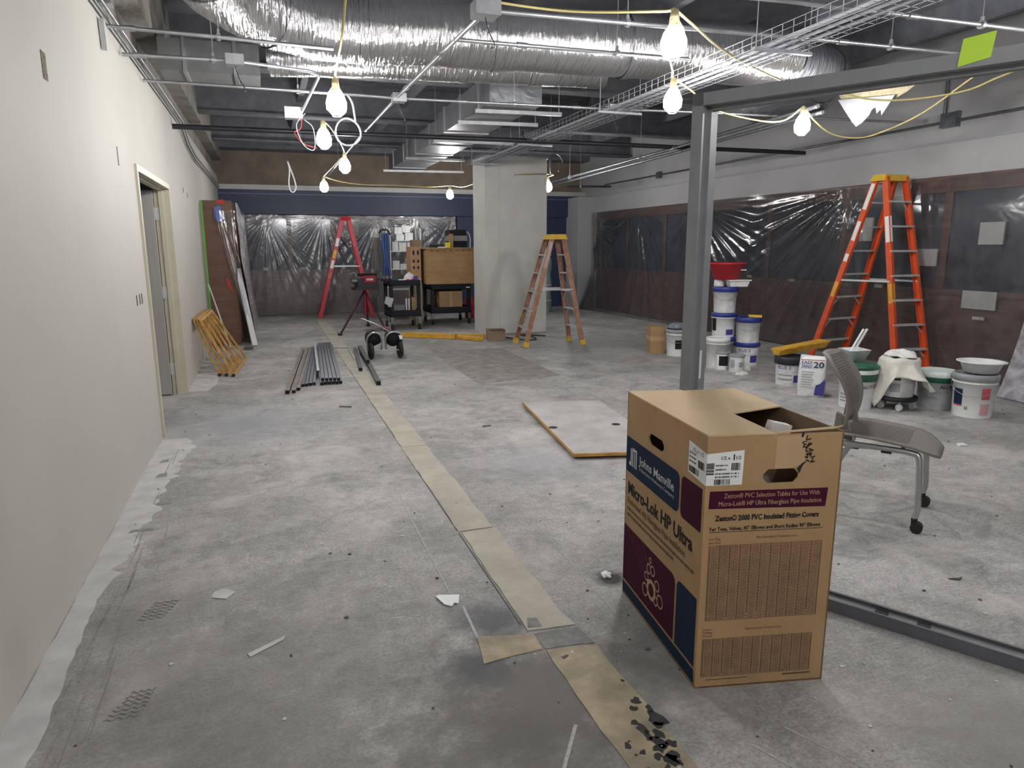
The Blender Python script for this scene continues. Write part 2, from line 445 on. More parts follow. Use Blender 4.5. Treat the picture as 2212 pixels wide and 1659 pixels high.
def tag(o, label, cat, group=None):
    o['label'] = label; o['category'] = cat
    if group: o['group'] = group
    return o
def thing(name, label, cat, loc, group=None):
    o = bpy.data.objects.new(name, None)
    o.empty_display_size = 0.1
    COL.objects.link(o)
    o.location = loc
    o['_base'] = tuple(loc)
    return tag(o, label, cat, group)
def struct(o):
    o['kind'] = 'structure'
    return o
def place(o, parent, loc):
    c = o.copy(); COL.objects.link(c)
    c.parent = parent; c.location = loc
    return c
def rotz(a):
    return Matrix.Rotation(a, 4, 'Z')

def text_mb(txt, size, origin, right, up, width=None, align='LEFT', shear=0.0, extrude=0.0004, bold=0.0):
    cu = bpy.data.curves.new('lettering', 'FONT')
    cu.body = txt; cu.size = size; cu.align_x = align; cu.offset = bold
    cu.resolution_u = 2
    cu.extrude = 0
    ob = bpy.data.objects.new('lettering', cu)
    COL.objects.link(ob)
    bpy.context.view_layer.update()
    dg = bpy.context.evaluated_depsgraph_get()
    me = bpy.data.meshes.new_from_object(ob.evaluated_get(dg))
    bpy.data.objects.remove(ob); bpy.data.curves.remove(cu)
    mb = MB()
    xs = [v.co.x for v in me.vertices]
    if not xs: return mb
    sc = 1.0
    if width:
        sc = width / (max(xs) - min(xs))
    O = Vector(origin); r = Vector(right).normalized(); u = Vector(up).normalized()
    mb.add([O + r * (v.co.x * sc) + u * v.co.y for v in me.vertices], [tuple(p.vertices) for p in me.polygons])
    bpy.data.meshes.remove(me)
    return mb

# ================================================================== SETTING
XL, XR, YF, YB, ZC = -0.89, 7.55, 16.4, -4.5, 3.85
floor = struct(MB().bx(-3.0, XR + 0.2, YB - 0.2, YF + 0.2, -0.12, 0.0).build('floor', M_FLOOR, base=(0, 0, 0)))

def floor_piece(name, pts, h, m):
    # flat piece bedded on the slab with a slightly ragged outline
    out = []
    n = len(pts)
    for i in range(n):
        a = Vector((*pts[i], 0)); b = Vector((*pts[(i + 1) % n], 0))
        k = max(1, int((b - a).length / 0.09))
        nn = Vector((-(b - a).y, (b - a).x, 0)).normalized()
        for j in range(k):
            q = a.lerp(b, j / k)
            if j: q = q + nn * random.uniform(-0.006, 0.006)
            out.append((q.x, q.y, 0.0005))
    return MB().prism(out, (0, 0, h)).build(name, m, floor)
ys = [15.1, 12.4, 9.6, 7.1, 5.05, 3.37]
for i in range(len(ys) - 1):
    floor_piece('floor_patch', [(0.87, ys[i + 1] + 0.008), (1.06, ys[i + 1] + 0.008), (1.055, ys[i]), (0.865, ys[i])], 0.003, M_STRIP)
floor_piece('floor_patch', [(0.876, 2.345), (0.95, 2.335), (1.075, 2.325), (1.055, 2.45), (1.07, 3.36), (0.88, 3.36)], 0.004, M_STRIP)
floor_piece('floor_patch', [(0.648, 2.19), (0.884, 2.207), (0.884, 2.312), (0.674, 2.37)], 0.003, M_STRIP2)
floor_piece('floor_patch', [(0.90, 0.9), (1.10, 0.9), (1.09, 2.165), (0.896, 2.195)], 0.003, M_STRIP2)
floor_piece('mastic_patch', [(0.895, 2.205), (1.09, 2.18), (1.075, 2.305), (0.895, 2.318)], 0.002, mat('dark_scraped_patch', (0.20, 0.195, 0.19), 0.8, var=0.25, scale=14))
floor_piece('mastic_patch', [(0.882, 2.36), (0.94, 2.35), (0.945, 2.42), (0.905, 2.43)], 0.0046, mat('dark_scraped_patch', (0.2, 0.195, 0.19)))
def blotch(cx, cy, rx, ry, rot, n=14):
    out = []
    for i in range(n):
        t = 2 * math.pi * i / n
        k = random.uniform(0.45, 1.15)
        x, y = rx * k * math.cos(t), ry * k * math.sin(t)
        out.append((cx + x * math.cos(rot) - y * math.sin(rot), cy + x * math.sin(rot) + y * math.cos(rot), 0.0008))
    return MB().prism(out, (0, 0, 0.0038)).build('mastic_chip', M_CHIP, floor)
random.seed(41)
for _ in range(46):
    yy = random.uniform(1.15, 1.82); right = random.random() < 0.7
    xx = random.uniform(1.0, 1.095) if right else random.uniform(0.93, 1.03)
    sz = random.uniform(0.006, 0.022) * (1.2 if right else 0.8)
    blotch(xx, yy, sz, sz * random.uniform(0.7, 1.9), random.uniform(-.3, .6), 9)
blotch(1.078, 1.93, .011, .011, 0, 6); blotch(0.945, 2.13, .018, .010, .2, 10)
for _y0, _y1 in ((2.4, 3.36), (3.4, 5.0), (5.1, 7.0), (7.1, 9.5)):
    MB().bx(0.862, 0.868, _y0, _y1, 0.0004, 0.0012).build('floor_joint', M_CHIP, floor)
random.seed(19)
# pale painted band along the left wall
def band():
    rb = random.Random(6)
    edge = [(1.2, -0.80), (2.1, -0.775), (2.3, -0.765), (2.8, -0.785), (3.25, -0.80), (3.4, -0.79), (3.75, -0.72), (3.95, -0.75), (4.15, -0.69), (4.6, -0.72), (5.0, -0.66), (5.3, -0.70), (5.6, -0.63), (5.9, -0.69)]
    pts = [(-0.888, 1.2)]
    for (y0, x0), (y1, x1) in zip(edge, edge[1:]):
        k_ = max(1, int((y1 - y0) / 0.05))
        for q_ in range(k_):
            r_ = 0.006 if y0 < 3.2 else 0.035
            pts.append((x0 + (x1 - x0) * q_ / k_ + rb.uniform(-r_, r_), y0 + (y1 - y0) * q_ / k_))
    pts += [(-0.70, 5.9), (-0.888, 5.92)]
    return floor_piece('painted_band', pts, 0.0012, M_BAND)
band()
_sm = mat('scrape_mark', (0.27, 0.26, 0.25), 0.85, var=0.3, scale=50)
_rs = random.Random(9)
for _ in range(34):
    y_ = _rs.uniform(1.6, 5.2); x_ = -0.76 + _rs.uniform(0.0, 0.17) * (0.4 + y_ / 5); l_ = _rs.uniform(0.12, 0.5); w_ = _rs.uniform(0.002, 0.006); s_ = _rs.uniform(-0.02, 0.05)
    MB().prism([(x_, y_, 0.002), (x_ + w_, y_, 0.002), (x_ + w_ * 0.5 + s_ * l_, y_ + l_, 0.002), (x_ + s_ * l_, y_ + l_, 0.002)], (0, 0, 0.0006)).build('scrape_mark', _sm, floor)
for x_, y_, a_, b_ in ((-0.80, 4.9, 0.07, 0.10), (-0.82, 5.25, 0.06, 0.08), (-0.80, 3.95, 0.12, 0.05), (-0.72, 4.35, 0.08, 0.12)):
    floor_piece('scrape_mark', [(x_, y_), (x_ + a_, y_ + 0.01), (x_ + a_ * 0.9, y_ + b_), (x_ + 0.01, y_ + b_ * 0.8)], 0.0021, _sm)
# combed adhesive ridges left by a trowel
for k_ in range(7):
    y_ = 2.30 + 0.022 * k_; w_ = 0.11 - 0.006 * k_
    MB().tube([(-0.60 + 0.01 * k_ + w_ * q_ / 12, y_ + 0.007 * math.sin(q_ * 1.7 + k_), 0.001) for q_ in range(13)], 0.0028, 5).build('trowel_ridge', _sm, floor)
for k_ in range(6):
    y_ = 2.95 + 0.026 * k_; w_ = 0.10
    MB().tube([(-0.60 + 0.008 * k_ + w_ * q_ / 12, y_ + 0.008 * math.sin(q_ * 1.7 + k_), 0.001) for q_ in range(13)], 0.0026, 5).build('trowel_ridge', _sm, floor)
floor_piece('painted_band', [(-0.888, 7.86), (-0.70, 7.84), (-0.62, 8.3), (-0.66, 9.0), (-0.888, 9.0)], 0.0012, M_BAND)
floor_piece('adhesive_patch', [(2.13, 7.27), (2.6, 7.25), (3.18, 7.42), (3.2, 8.6), (3.23, 9.75), (2.6, 9.9), (2.17, 10.05), (2.12, 8.5)], 0.001, M_ADHESIVE)

def chalk(a, b, w_):
    d_ = (Vector((*b, 0)) - Vector((*a, 0))); n_ = Vector((-d_.y, d_.x, 0)).normalized() * w_ / 2
    A_, B_ = Vector((*a, 0.0006)), Vector((*b, 0.0006))
    MB().prism([A_ - n_, B_ - n_, B_ + n_, A_ + n_], (0, 0, 0.001)).build('chalk_line', mat('chalk_mark', (0.33, 0.325, 0.315), 0.9, col2=(0.5, 0.49, 0.47), var=0.3, scale=60), floor)
for a in (((0.66, 2.74), (0.665, 4.05), 0.008), ((0.675, 2.36), (0.685, 2.62), 0.012), ((1.27, 2.35), (1.30, 3.4), 0.005), ((0.72, 1.62), (0.83, 1.78), 0.012),
          ((1.45, 1.55), (1.62, 1.18), 0.008), ((1.30, 1.52), (1.48, 1.12), 0.008), ((1.85, 9.7), (2.2, 8.9), 0.03), ((2.25, 7.2), (2.7, 7.28), 0.05), ((2.9, 3.9), (3.15, 3.8), 0.02)):
    chalk(*a)
# ---- left wall with door opening
DY0, DY1, DZ = 5.98, 7.84, 2.11
w = MB()
w.bx(XL - 0.11, XL, YB, DY0, 0, 2.97)
w.bx(XL - 0.11, XL, DY1, YF, 0, 2.97)
w.bx(XL - 0.11, XL, DY0, DY1, DZ, 2.97)
wall_left = struct(w.build('wall_left', M_WALL, base=(XL, 5, 0)))
MB().bx(XL - 0.5, XL - 0.07, YB, YF, 2.97, ZC).build('concrete_upstand', M_CONC, wall_left)
MB().bx(XL - 0.07, XL + 0.10, 4.2, YF, 3.28, ZC).build('edge_beam', M_CONC, wall_left)
# rough openings left in the wall finish
def wall_mark(name, y, z, dy, dz, m):
    MB().bx(XL - 0.002, XL + 0.0025, y - dy / 2, y + dy / 2, z - dz / 2, z + dz / 2).build(name, m, wall_left)
mk = mat('raw_outlet_hole', (0.16, 0.13, 0.095), 0.9, var=0.5, scale=40)
wall_mark('outlet_hole', 3.83, 2.30, 0.07, 0.12, mk)
wall_mark('outlet_hole', 5.37, 2.09, 0.03, 0.12, mat('dark_slot', (0.09, 0.085, 0.08)))
for y in (5.50, 5.62, 5.71):
    wall_mark('switch_opening', y, 1.13, 0.03, 0.075, mat('dark_slot', (0.09, 0.085, 0.08)))
wall_mark('wall_scuff', 9.3, 2.16, 0.05, 0.06, mat('dark_slot', (0.09, 0.085, 0.08)))
wall_mark('wall_scuff', 9.75, 2.13, 0.05, 0.06, mat('dark_slot', (0.09, 0.085, 0.08)))

# door frame, leaf swung open into the next room
fr = MB()
fr.bx(XL - 0.125, XL + 0.018, DY0 + 0.001, DY0 + 0.05, 0, DZ - 0.05)
fr.bx(XL - 0.125, XL + 0.018, DY1 - 0.05, DY1 - 0.001, 0, DZ - 0.05)
fr.bx(XL - 0.125, XL + 0.018, DY0 + 0.001, DY1 - 0.001, DZ - 0.05, DZ - 0.001)
fr.bx(XL - 0.085, XL - 0.045, DY0 + 0.05, DY0 + 0.065, 0, DZ - 0.065)
fr.bx(XL - 0.085, XL - 0.045, DY1 - 0.065, DY1 - 0.05, 0, DZ - 0.065)
fr.bx(XL - 0.085, XL - 0.045, DY0 + 0.05, DY1 - 0.05, DZ - 0.065, DZ - 0.05)
door = struct(fr.build('door_1', M_DOORFRAME, base=(XL, 7.0, 0)))
MB().prism([(XL - 0.13, DY1 - 0.105, 0.012), (XL - 0.13, DY1 - 0.06, 0.012), (XL - 1.04, DY1 + 0.02, 0.012), (XL - 1.04, DY1 - 0.025, 0.012)], (0, 0, DZ - 0.08)).build('door_leaf', M_DOOR, door)
for z in (0.27, 1.05, 1.82):
    MB().bx(XL - 0.128, XL - 0.09, DY1 - 0.062, DY1 - 0.0505, z - 0.06, z + 0.06).build('hinge', M_ALU, door)
# the space beyond the door
c = MB()
c.bx(-3.0, -2.85, 4.6, 9.4, 0, 2.7); c.bx(-2.85, XL - 0.12, 4.6, 4.7, 0, 2.7); c.bx(-2.85, XL - 0.12, 9.3, 9.4, 0, 2.7)
c.bx(-3.0, XL - 0.12, 4.6, 9.4, 2.7, 2.8)
struct(c.build('wall_adjoining_room', M_GREYWALL, base=(-2.9, 7, 0)))

# ---- right wall: drywall band over a window wall with wood below
w = MB()
w.bx(XR, XR + 0.15, YB, YF, 0, 2.28)
w.bx(XR - 0.06, XR + 0.15, YB, YF, 2.28, 2.66)
w.bx(XR - 0.02, XR + 0.15, YB, YF, 2.66, ZC)
wall_right = struct(w.build('wall_right', M_GREYWALL, base=(XR, 6, 0)))
MB().bx(XR - 0.075, XR + 0.02, YB, YF, 2.645, 2.675).build('ledge', M_UPPERWALL, wall_right)
def window_wall(wall, place_box, length0, length1, step):
    # place_box(u0,u1,z0,z1,d0,d1): d is distance in front of the wall face
    n = int(round((length1 - length0) / step))
    for i in range(n):
        a = length0 + i * step; b = a + step
        place_box(a + 0.004, b - 0.004, 0.0, 0.93, 0.0, 0.03).build('wood_panel', M_WOOD, wall)
        place_box(a + 0.05, b - 0.05, 0.99, 2.10, 0.002, 0.012).build('glass_pane', M_GLASSDK, wall)
        place_box(b - 0.05, b + 0.05, 0.93, 2.16, 0.0, 0.04).build('mullion', M_WOOD, wall)
    place_box(length0, length1, 0.93, 0.99, 0.0, 0.06).build('sill_rail', M_WOOD, wall)
    place_box(length0, length1, 2.10, 2.28, 0.0, 0.05).build('head_rail', M_WOOD, wall)
window_wall(wall_right, lambda u0, u1, z0, z1, d0, d1: MB().bx(XR - d1, XR - d0, u0, u1, z0, z1), 0.0, 15.4, 1.54)
for (y, z, dy, dz) in ((5.62, 0.89, 0.40, 0.20), (5.6, 0.69, 0.14, 0.035), (7.28, 1.7, 0.2, 0.3), (5.57, 1.62, 0.28, 0.24), (7.0, 0.98, 0.12, 0.05), (8.6, 0.98, 0.12, 0.04), (6.35, 1.35, 0.3, 0.2), (9.6, 1.0, 0.12, 0.04)):
    MB().bx(XR - 0.085, XR - 0.062, y - dy / 2, y + dy / 2, z - dz / 2, z + dz / 2).build('taped_paper', mat('dull_paper', (0.46, 0.45, 0.42), 0.8, var=0.08), wall_right)

# ---- far wall
w = MB()
w.bx(-1.4, XR + 0.15, YF, YF + 0.15, 0, ZC)
wall_far = struct(w.build('wall_far', M_BROWNCONC, base=(3, YF, 0)))
MB().bx(XL, XR, YF - 0.25, YF, 2.19, 2.69).build('navy_fascia', M_NAVY, wall_far)
MB().bx(XL, XR, YF - 0.262, YF - 0.25, 2.60, 2.615).build('fascia_trim', mat('pale_blue_trim', (0.16, 0.19, 0.27), 0.5), wall_far)
MB().bx(XL, XR, YF - 0.29, YF, 2.69, 2.79).build('white_ledge', M_WHITELEDGE, wall_far)
MB().bx(4.28, XR, YF - 0.16, YF, 0, 2.19).build('navy_panel', M_NAVY, wall_far)
MB().bx(XL, XR, YF - 0.5, YF, 3.50, ZC).build('edge_beam', M_DECK, wall_far)
window_wall(wall_far, lambda u0, u1, z0, z1, d0, d1: MB().bx(u0, u1, YF - d1, YF - d0, z0, min(z1, 2.19)), -0.45, 4.25, 0.94)
for (x, z, dx, dz) in ((0.75, 1.02, 0.16, 0.05), (-0.05, 1.02, 0.1, 0.06), (1.75, 1.85, 0.5, 0.25), (2.35, 1.8, 0.2, 0.2)):
    MB().bx(x - dx / 2, x + dx / 2, YF - 0.075, YF - 0.062, z - dz / 2, z + dz / 2).build('taped_paper', mat('dull_paper', (0.46, 0.45, 0.42)), wall_far)
# grey corner pier
struct(MB().bx(7.08, XR, 15.55, YF, 0, 2.64).build('wall_corner_pier', M_GREYWALL))
struct(MB().bx(XL - 0.3, XR + 0.15, YB - 0.15, YB, 0, ZC).build('wall_back', M_GREYWALL))

# ---- free-standing boxed column
cl = MB().bx(3.50, 4.62, 11.45, 12.15, 0, 2.95)
column = struct(cl.build('wall_column', M_COLUMN))
MB().bx(3.755, 3.76, 11.4485, 11.4515, 0, 2.95).build('drywall_joint', mat('joint_line', (0.45, 0.45, 0.42), 0.8), column)
MB().bx(3.48, 4.64, 11.43, 12.17, 2.95, 2.98).build('top_track', M_GALV, column)

# ---- ceiling deck with ribs and beams
cd = MB().bx(-1.4, XR + 0.2, YB - 0.2, YF + 0.2, ZC, ZC + 0.12)
ceiling = struct(cd.build('ceiling', M_DECK, base=(3, 6, ZC)))
for y in (0.4, 2.8, 8.4, 11.2, 13.9):
    b = MB(); b.bx(-1.0, XR, y - 0.02, y + 0.02, 3.38, ZC); b.bx(-1.0, XR, y - 0.12, y + 0.12, 3.36, 3.385)
    b.build('steel_beam', mat('dark_beam_paint', (0.12, 0.125, 0.14), 0.7, var=0.2), ceiling)
for x in (0.6, 2.1, 3.6, 5.1, 6.6):
    MB().bx(x - 0.04, x + 0.04, YB, YF, 3.58, ZC).build('joist', mat('dark_beam_paint', (0.1, 0.105, 0.12)), ceiling)

# ================================================================== CEILING SERVICES
def bez(pts, n=8):
    # Catmull-Rom through points
    P = [Vector(p) for p in pts]; out = []
    for i in range(len(P) - 1):
        p0 = P[i - 1] if i else P[0] * 2 - P[1]
        p1, p2 = P[i], P[i + 1]
        p3 = P[i + 2] if i + 2 < len(P) else P[-1] * 2 - P[-2]
        for k in range(n):
            t = k / n
            out.append(0.5 * ((2 * p1) + (p2 - p0) * t + (2 * p0 - 5 * p1 + 4 * p2 - p3) * t * t + (3 * p1 - p0 - 3 * p2 + p3) * t ** 3))
    out.append(P[-1])
    return out

def round_duct(name, label, path, r, m, nseam=5, group=None, seg=10):
    pts = bez(path, seg)
    t = thing(name, label, 'duct', pts[0], group)
    rad = [r * (1 + random.uniform(-0.02, 0.02)) for _ in pts]
    MB().tube(pts, r, 28, radii=rad).build('foil_jacket', m, t)
    for i in range(1, nseam + 1):
        k = int(i * (len(pts) - 2) / (nseam + 1)) + 1
        a, b = pts[k], pts[k + 1]
        d = (b - a).normalized() * 0.035
        MB().tube([a - d, a + d], r * 1.035, 28, caps=False).build('tape_band', M_FOIL, t)
    return t
round_duct('foil_duct', 'large round foil-wrapped duct crossing overhead and bending at the left', 
           [(-0.42, 3.4, 3.42), (-0.38, 4.6, 3.40), (-0.18, 5.7, 3.32), (0.5, 6.27, 3.27), (1.6, 6.15, 3.26), (3.0, 6.0, 3.26), (4.9, 5.92, 3.27)], 0.265, M_FOIL, 6)
round_duct('foil_duct', 'smaller round foil duct running just behind the large one',
           [(0.15, 7.5, 3.28), (1.1, 7.28, 3.28), (2.2, 7.14, 3.28), (3.45, 6.98, 3.28)], 0.165, M_FOIL, 4)
round_duct('foil_duct', 'short dark foil duct elbow above the torn paper flap',
           [(4.93, 5.9, 3.26), (5.4, 5.97, 3.22), (5.75, 6.4, 3.2), (5.85, 7.6, 3.2)], 0.2, foil_material('dull_foil', 0.5, (0.36, 0.37, 0.41)), 2)
def rect_duct(label, x0, x1, y0, y1, z0, z1, m, along='y', seams=4):
    t = thing('rectangular_duct', label, 'duct', ((x0 + x1) / 2, (y0 + y1) / 2, z0))
    MB().bx(x0, x1, y0, y1, z0, z1).build('duct_body', m, t)
    for i in range(seams):
        q = (i + 0.5) / seams
        if along == 'y':
            y = y0 + (y1 - y0) * q
            MB().bx(x0 - 0.015, x1 + 0.015, y - 0.015, y + 0.015, z0 - 0.015, z1 + 0.015).build('flange', M_GALV, t)
        else:
            x = x0 + (x1 - x0) * q
            MB().bx(x - 0.015, x + 0.015, y0 - 0.015, y1 + 0.015, z0 - 0.015, z1 + 0.015).build('flange', M_GALV, t)
    return t
rect_duct('foil-faced rectangular duct running away under the round ducts', 2.38, 2.98, 7.55, 10.0, 3.02, 3.32, M_FOIL_Y, 'y', 3)
rect_duct('far rectangular foil duct above the tall boxed column', 2.45, 3.08, 10.3, 14.6, 3.02, 3.3, M_FOIL_Y, 'y', 4)
rect_duct('grey sheet-metal duct stub beside the left wall', -0.77, 0.05, 7.0, 7.5, 3.0, 3.26, mat('dull_duct_metal', (0.20, 0.205, 0.21), 0.5, 0.5, var=0.15), 'x', 2)

# trapeze hangers
def strut_hanger(label, a, b, zt=3.85):
    t = thing('strut_hanger', label, 'hanger', a)
    a = Vector(a); b = Vector(b)
    MB().beam(a, b, 0.04, 0.04).build('channel', M_GALV, t)
    for q in (0.03, 0.97):
        p = a.lerp(b, q)
        MB().cyl(p, (p.x, p.y, zt), 0.006, n=6).build('threaded_rod', M_GALV, t)
for lab, a, b in (('steel strut hanger nearest the round ducts, under the rectangular duct', (2.3, 7.85, 2.98), (3.3, 7.75, 2.98)),
                  ('second steel strut hanger under the near rectangular duct', (2.3, 8.6, 2.98), (3.3, 8.5, 2.98)),
                  ('third steel strut hanger where the two rectangular ducts meet', (2.35, 10.15, 2.98), (3.55, 10.15, 2.98)),
                  ('steel strut hanger under the middle of the far rectangular duct', (2.35, 12.3, 2.98), (3.4, 12.3, 2.98)),
                  ('farthest steel strut hanger just before the navy fascia', (2.3, 14.4, 2.98), (3.9, 14.2, 2.98))):
    strut_hanger(lab, a, b)

def conduit(label, path, r=0.013, m=M_GALV, straps=(), name='conduit', cat='conduit', group=None, couplings=()):
    t = thing(name, label, cat, path[0], group)
    MB().tube(path, r, 8).build('pipe', m, t)
    P = [Vector(p) for p in path]
    for q in straps:
        k = min(int(q * (len(P) - 1)), len(P) - 2); p = P[k].lerp(P[k + 1], q * (len(P) - 1) - k)
        d = (P[k + 1] - P[k]).normalized()
        sm = MB(); sm.tube([p - d * 0.012, p + d * 0.012], r * 1.9, 8); sm.bx(p.x - 0.008, p.x + 0.008, p.y - 0.008, p.y + 0.008, p.z, p.z + 0.05)
        sm.build('clamp', M_GALV, t)
        MB().cyl((p.x, p.y, p.z + 0.05), (p.x, p.y, 3.85), 0.0035, n=5).build('hanger_rod', M_GALV, t)
    for q in couplings:
        k = min(int(q * (len(P) - 1)), len(P) - 2); p = P[k].lerp(P[k + 1], q * (len(P) - 1) - k)
        d = (P[k + 1] - P[k]).normalized()
        MB().tube([p - d * 0.04, p + d * 0.04], r * 1.45, 8).build('coupling', M_GALV, t)
    return t
def jbox(label, c, s=(0.12, 0.12, 0.07), m=None, whip=True):
    t = thing('junction_box', label, 'junction box', c)
    MB().box(c, s).build('box', m or M_GALV, t)
    MB().box((c[0], c[1] - s[1] / 2 - 0.002, c[2]), (s[0] * 1.06, 0.004, s[2] * 1.06)).build('cover', m or M_GALV, t)
    if whip:
        MB().tube(bez([(c[0], c[1], c[2] - s[2] / 2), (c[0] + 0.02, c[1], c[2] - 0.12), (c[0] + 0.06, c[1], c[2] - 0.2), (c[0] + 0.03, c[1], c[2] - 0.22)], 5), 0.004, 5).build('wire', M_BLACKPIPE, t)
    return t
# wall run of two conduits along the top of the left wall
conduit('upper of two conduits running along the top of the left wall', [(XL + 0.05, 3.6, 2.955), (XL + 0.05, 9.4, 2.955), (XL + 0.05, 10.0, 2.80), (XL + 0.05, 10.9, 2.73), (XL + 0.05, 16.0, 2.73)], 0.011, straps=(), couplings=(0.12,))
conduit('lower of two conduits running along the top of the left wall', [(XL + 0.035, 3.6, 2.915), (XL + 0.035, 9.3, 2.915), (XL + 0.035, 9.9, 2.77), (XL + 0.035, 10.9, 2.69), (XL + 0.035, 16.0, 2.69)], 0.011, M_DKSTEEL)
# cross runs
conduit('galvanised conduit leaving the left wall nearest the camera and passing behind the foil elbow', [(-0.87, 5.38, 2.89), (-0.14, 5.46, 2.90), (0.55, 5.5, 2.90)], 0.013, straps=(0.45,), couplings=(0.08,))
conduit('conduit from the left wall that turns away past the first junction box', [(-0.87, 5.83, 2.83), (-0.13, 5.87, 2.85), (0.40, 6.0, 2.85), (0.48, 6.07, 2.85), (0.49, 6.2, 2.85), (0.42, 7.6, 2.82)], 0.014, couplings=(0.03, 0.3), straps=(0.16,))
jbox('small steel junction box on the conduit left of the foil elbow', (-0.13, 5.86, 2.85))
jbox('steel junction box where the turned conduit ends above the cable ring', (0.34, 7.6, 2.80), (0.16, 0.14, 0.10))
conduit('long conduit crossing the room from the left wall behind the hanging lamps', [(-0.87, 6.75, 2.85), (0.83, 6.77, 2.85), (1.25, 6.8, 2.85), (3.39, 6.64, 2.85), (4.35, 6.5, 2.85), (5.34, 6.43, 2.85), (6.9, 6.35, 2.86)], 0.013, straps=(0.12, 0.42), couplings=(0.38, 0.47))
jbox('steel junction box where two conduits cross above the red ladder', (1.25, 6.79, 2.85))
jbox('steel junction box on the long conduit left of the frame post', (3.39, 6.64, 2.85))
conduit('black iron pipe crossing the room from the left wall', [(-0.89, 8.79, 2.80), (0.42, 8.74, 2.80), (3.6, 8.55, 2.80), (5.59, 8.5, 2.80), (7.4, 8.45, 2.80)], 0.028, M_BLACKPIPE, name='sprinkler_pipe', cat='pipe', couplings=())
conduit('near conduit of the pair running away to the far hanging lamps', [(1.36, 4.45, 2.91), (1.25, 6.7, 2.87), (1.20, 9.2, 2.85), (1.19, 14.3, 2.82)], 0.015, straps=(0.85,), couplings=(0.15, 0.3))
conduit('short second conduit strapped beside the one running to the far lamps', [(1.29, 5.3, 2.87), (1.21, 7.2, 2.84)], 0.012, M_DKSTEEL)
jbox('large open junction box at the top centre with loose wires', (1.37, 4.43, 2.93), (0.15, 0.15, 0.09))
conduit('long bright conduit running from the top junction box to the right wall', [(1.37, 4.42, 2.92), (2.52, 4.28, 2.9), (3.62, 4.2, 2.9), (5.13, 4.14, 2.9), (7.4, 4.05, 2.9)], 0.014, straps=(0.2, 0.62), couplings=(0.55,))
conduit('conduit running in front of the large foil duct below the bright one', [(1.32, 5.0, 2.9), (2.55, 4.95, 2.9), (3.2, 5.0, 2.92)], 0.014, straps=(0.5,), couplings=(0.2,))
conduit('conduit at the upper right corner crossing above the cable tray', [(2.4, 3.68, 2.9), (2.97, 3.63, 2.9), (4.86, 3.58, 2.9), (7.4, 3.5, 2.9)], 0.015, straps=(0.6,), couplings=(0.5,))
conduit('topmost conduit at the upper right corner', [(2.6, 3.18, 2.9), (4.42, 3.13, 2.9), (7.4, 3.05, 2.9)], 0.015, couplings=(0.5,))
conduit('upper dark pipe of the pair running to the column lamp', [(5.02, 5.6, 2.79), (5.25, 8.5, 2.78), (5.44, 13.2, 2.74)], 0.02, M_DKSTEEL, straps=(0.6, 0.9), couplings=(0.5,))
conduit('lower dark pipe of the pair running to the column lamp', [(5.08, 5.6, 2.74), (5.31, 8.5, 2.73), (5.5, 13.2, 2.69)], 0.018, M_DKSTEEL)
conduit('short black bar reaching from the far lamp toward the right wall', [(5.94, 13.61, 2.7), (6.81, 13.34, 2.7)], 0.02, M_BLACKPIPE, name='pipe_stub', cat='pipe', straps=(0.3,))
conduit('conduit running along the upper right wall', [(XR - 0.05, 2.0, 2.885), (XR - 0.05, 15.0, 2.885)], 0.016, M_DKSTEEL)
jbox('dark junction box on the right-wall conduit above the orange ladder', (XR - 0.06, 6.25, 2.90), (0.07, 0.2, 0.16), M_DKSTEEL, whip=False)
jbox('small dark junction box at the far end of the right-wall conduit', (XR - 0.06, 12.6, 2.88), (0.06, 0.14, 0.12), M_DKSTEEL, whip=False)
conduit('vertical conduit drop into the right-wall junction box', [(XR - 0.06, 6.33, 2.98), (XR - 0.06, 6.33, 3.4), (XR - 0.06, 6.33, 3.58)], 0.018, M_DKSTEEL)

# rough steel channel clip at the wall run
t = thing('steel_angle_bracket', 'bent steel bracket where the near conduit meets the left wall', 'bracket', (XL + 0.03, 5.2, 2.84))
MB().bx(XL, XL + 0.09, 5.16, 5.26, 2.965, 3.10).build('plate', M_GALV, t)
MB().prism([(XL + 0.005, 5.18, 2.88), (XL + 0.005, 5.24, 2.88), (XL + 0.005, 5.24, 2.72), (XL + 0.005, 5.20, 2.70)], (0.03, 0, 0)).build('tongue', M_ALU, t)

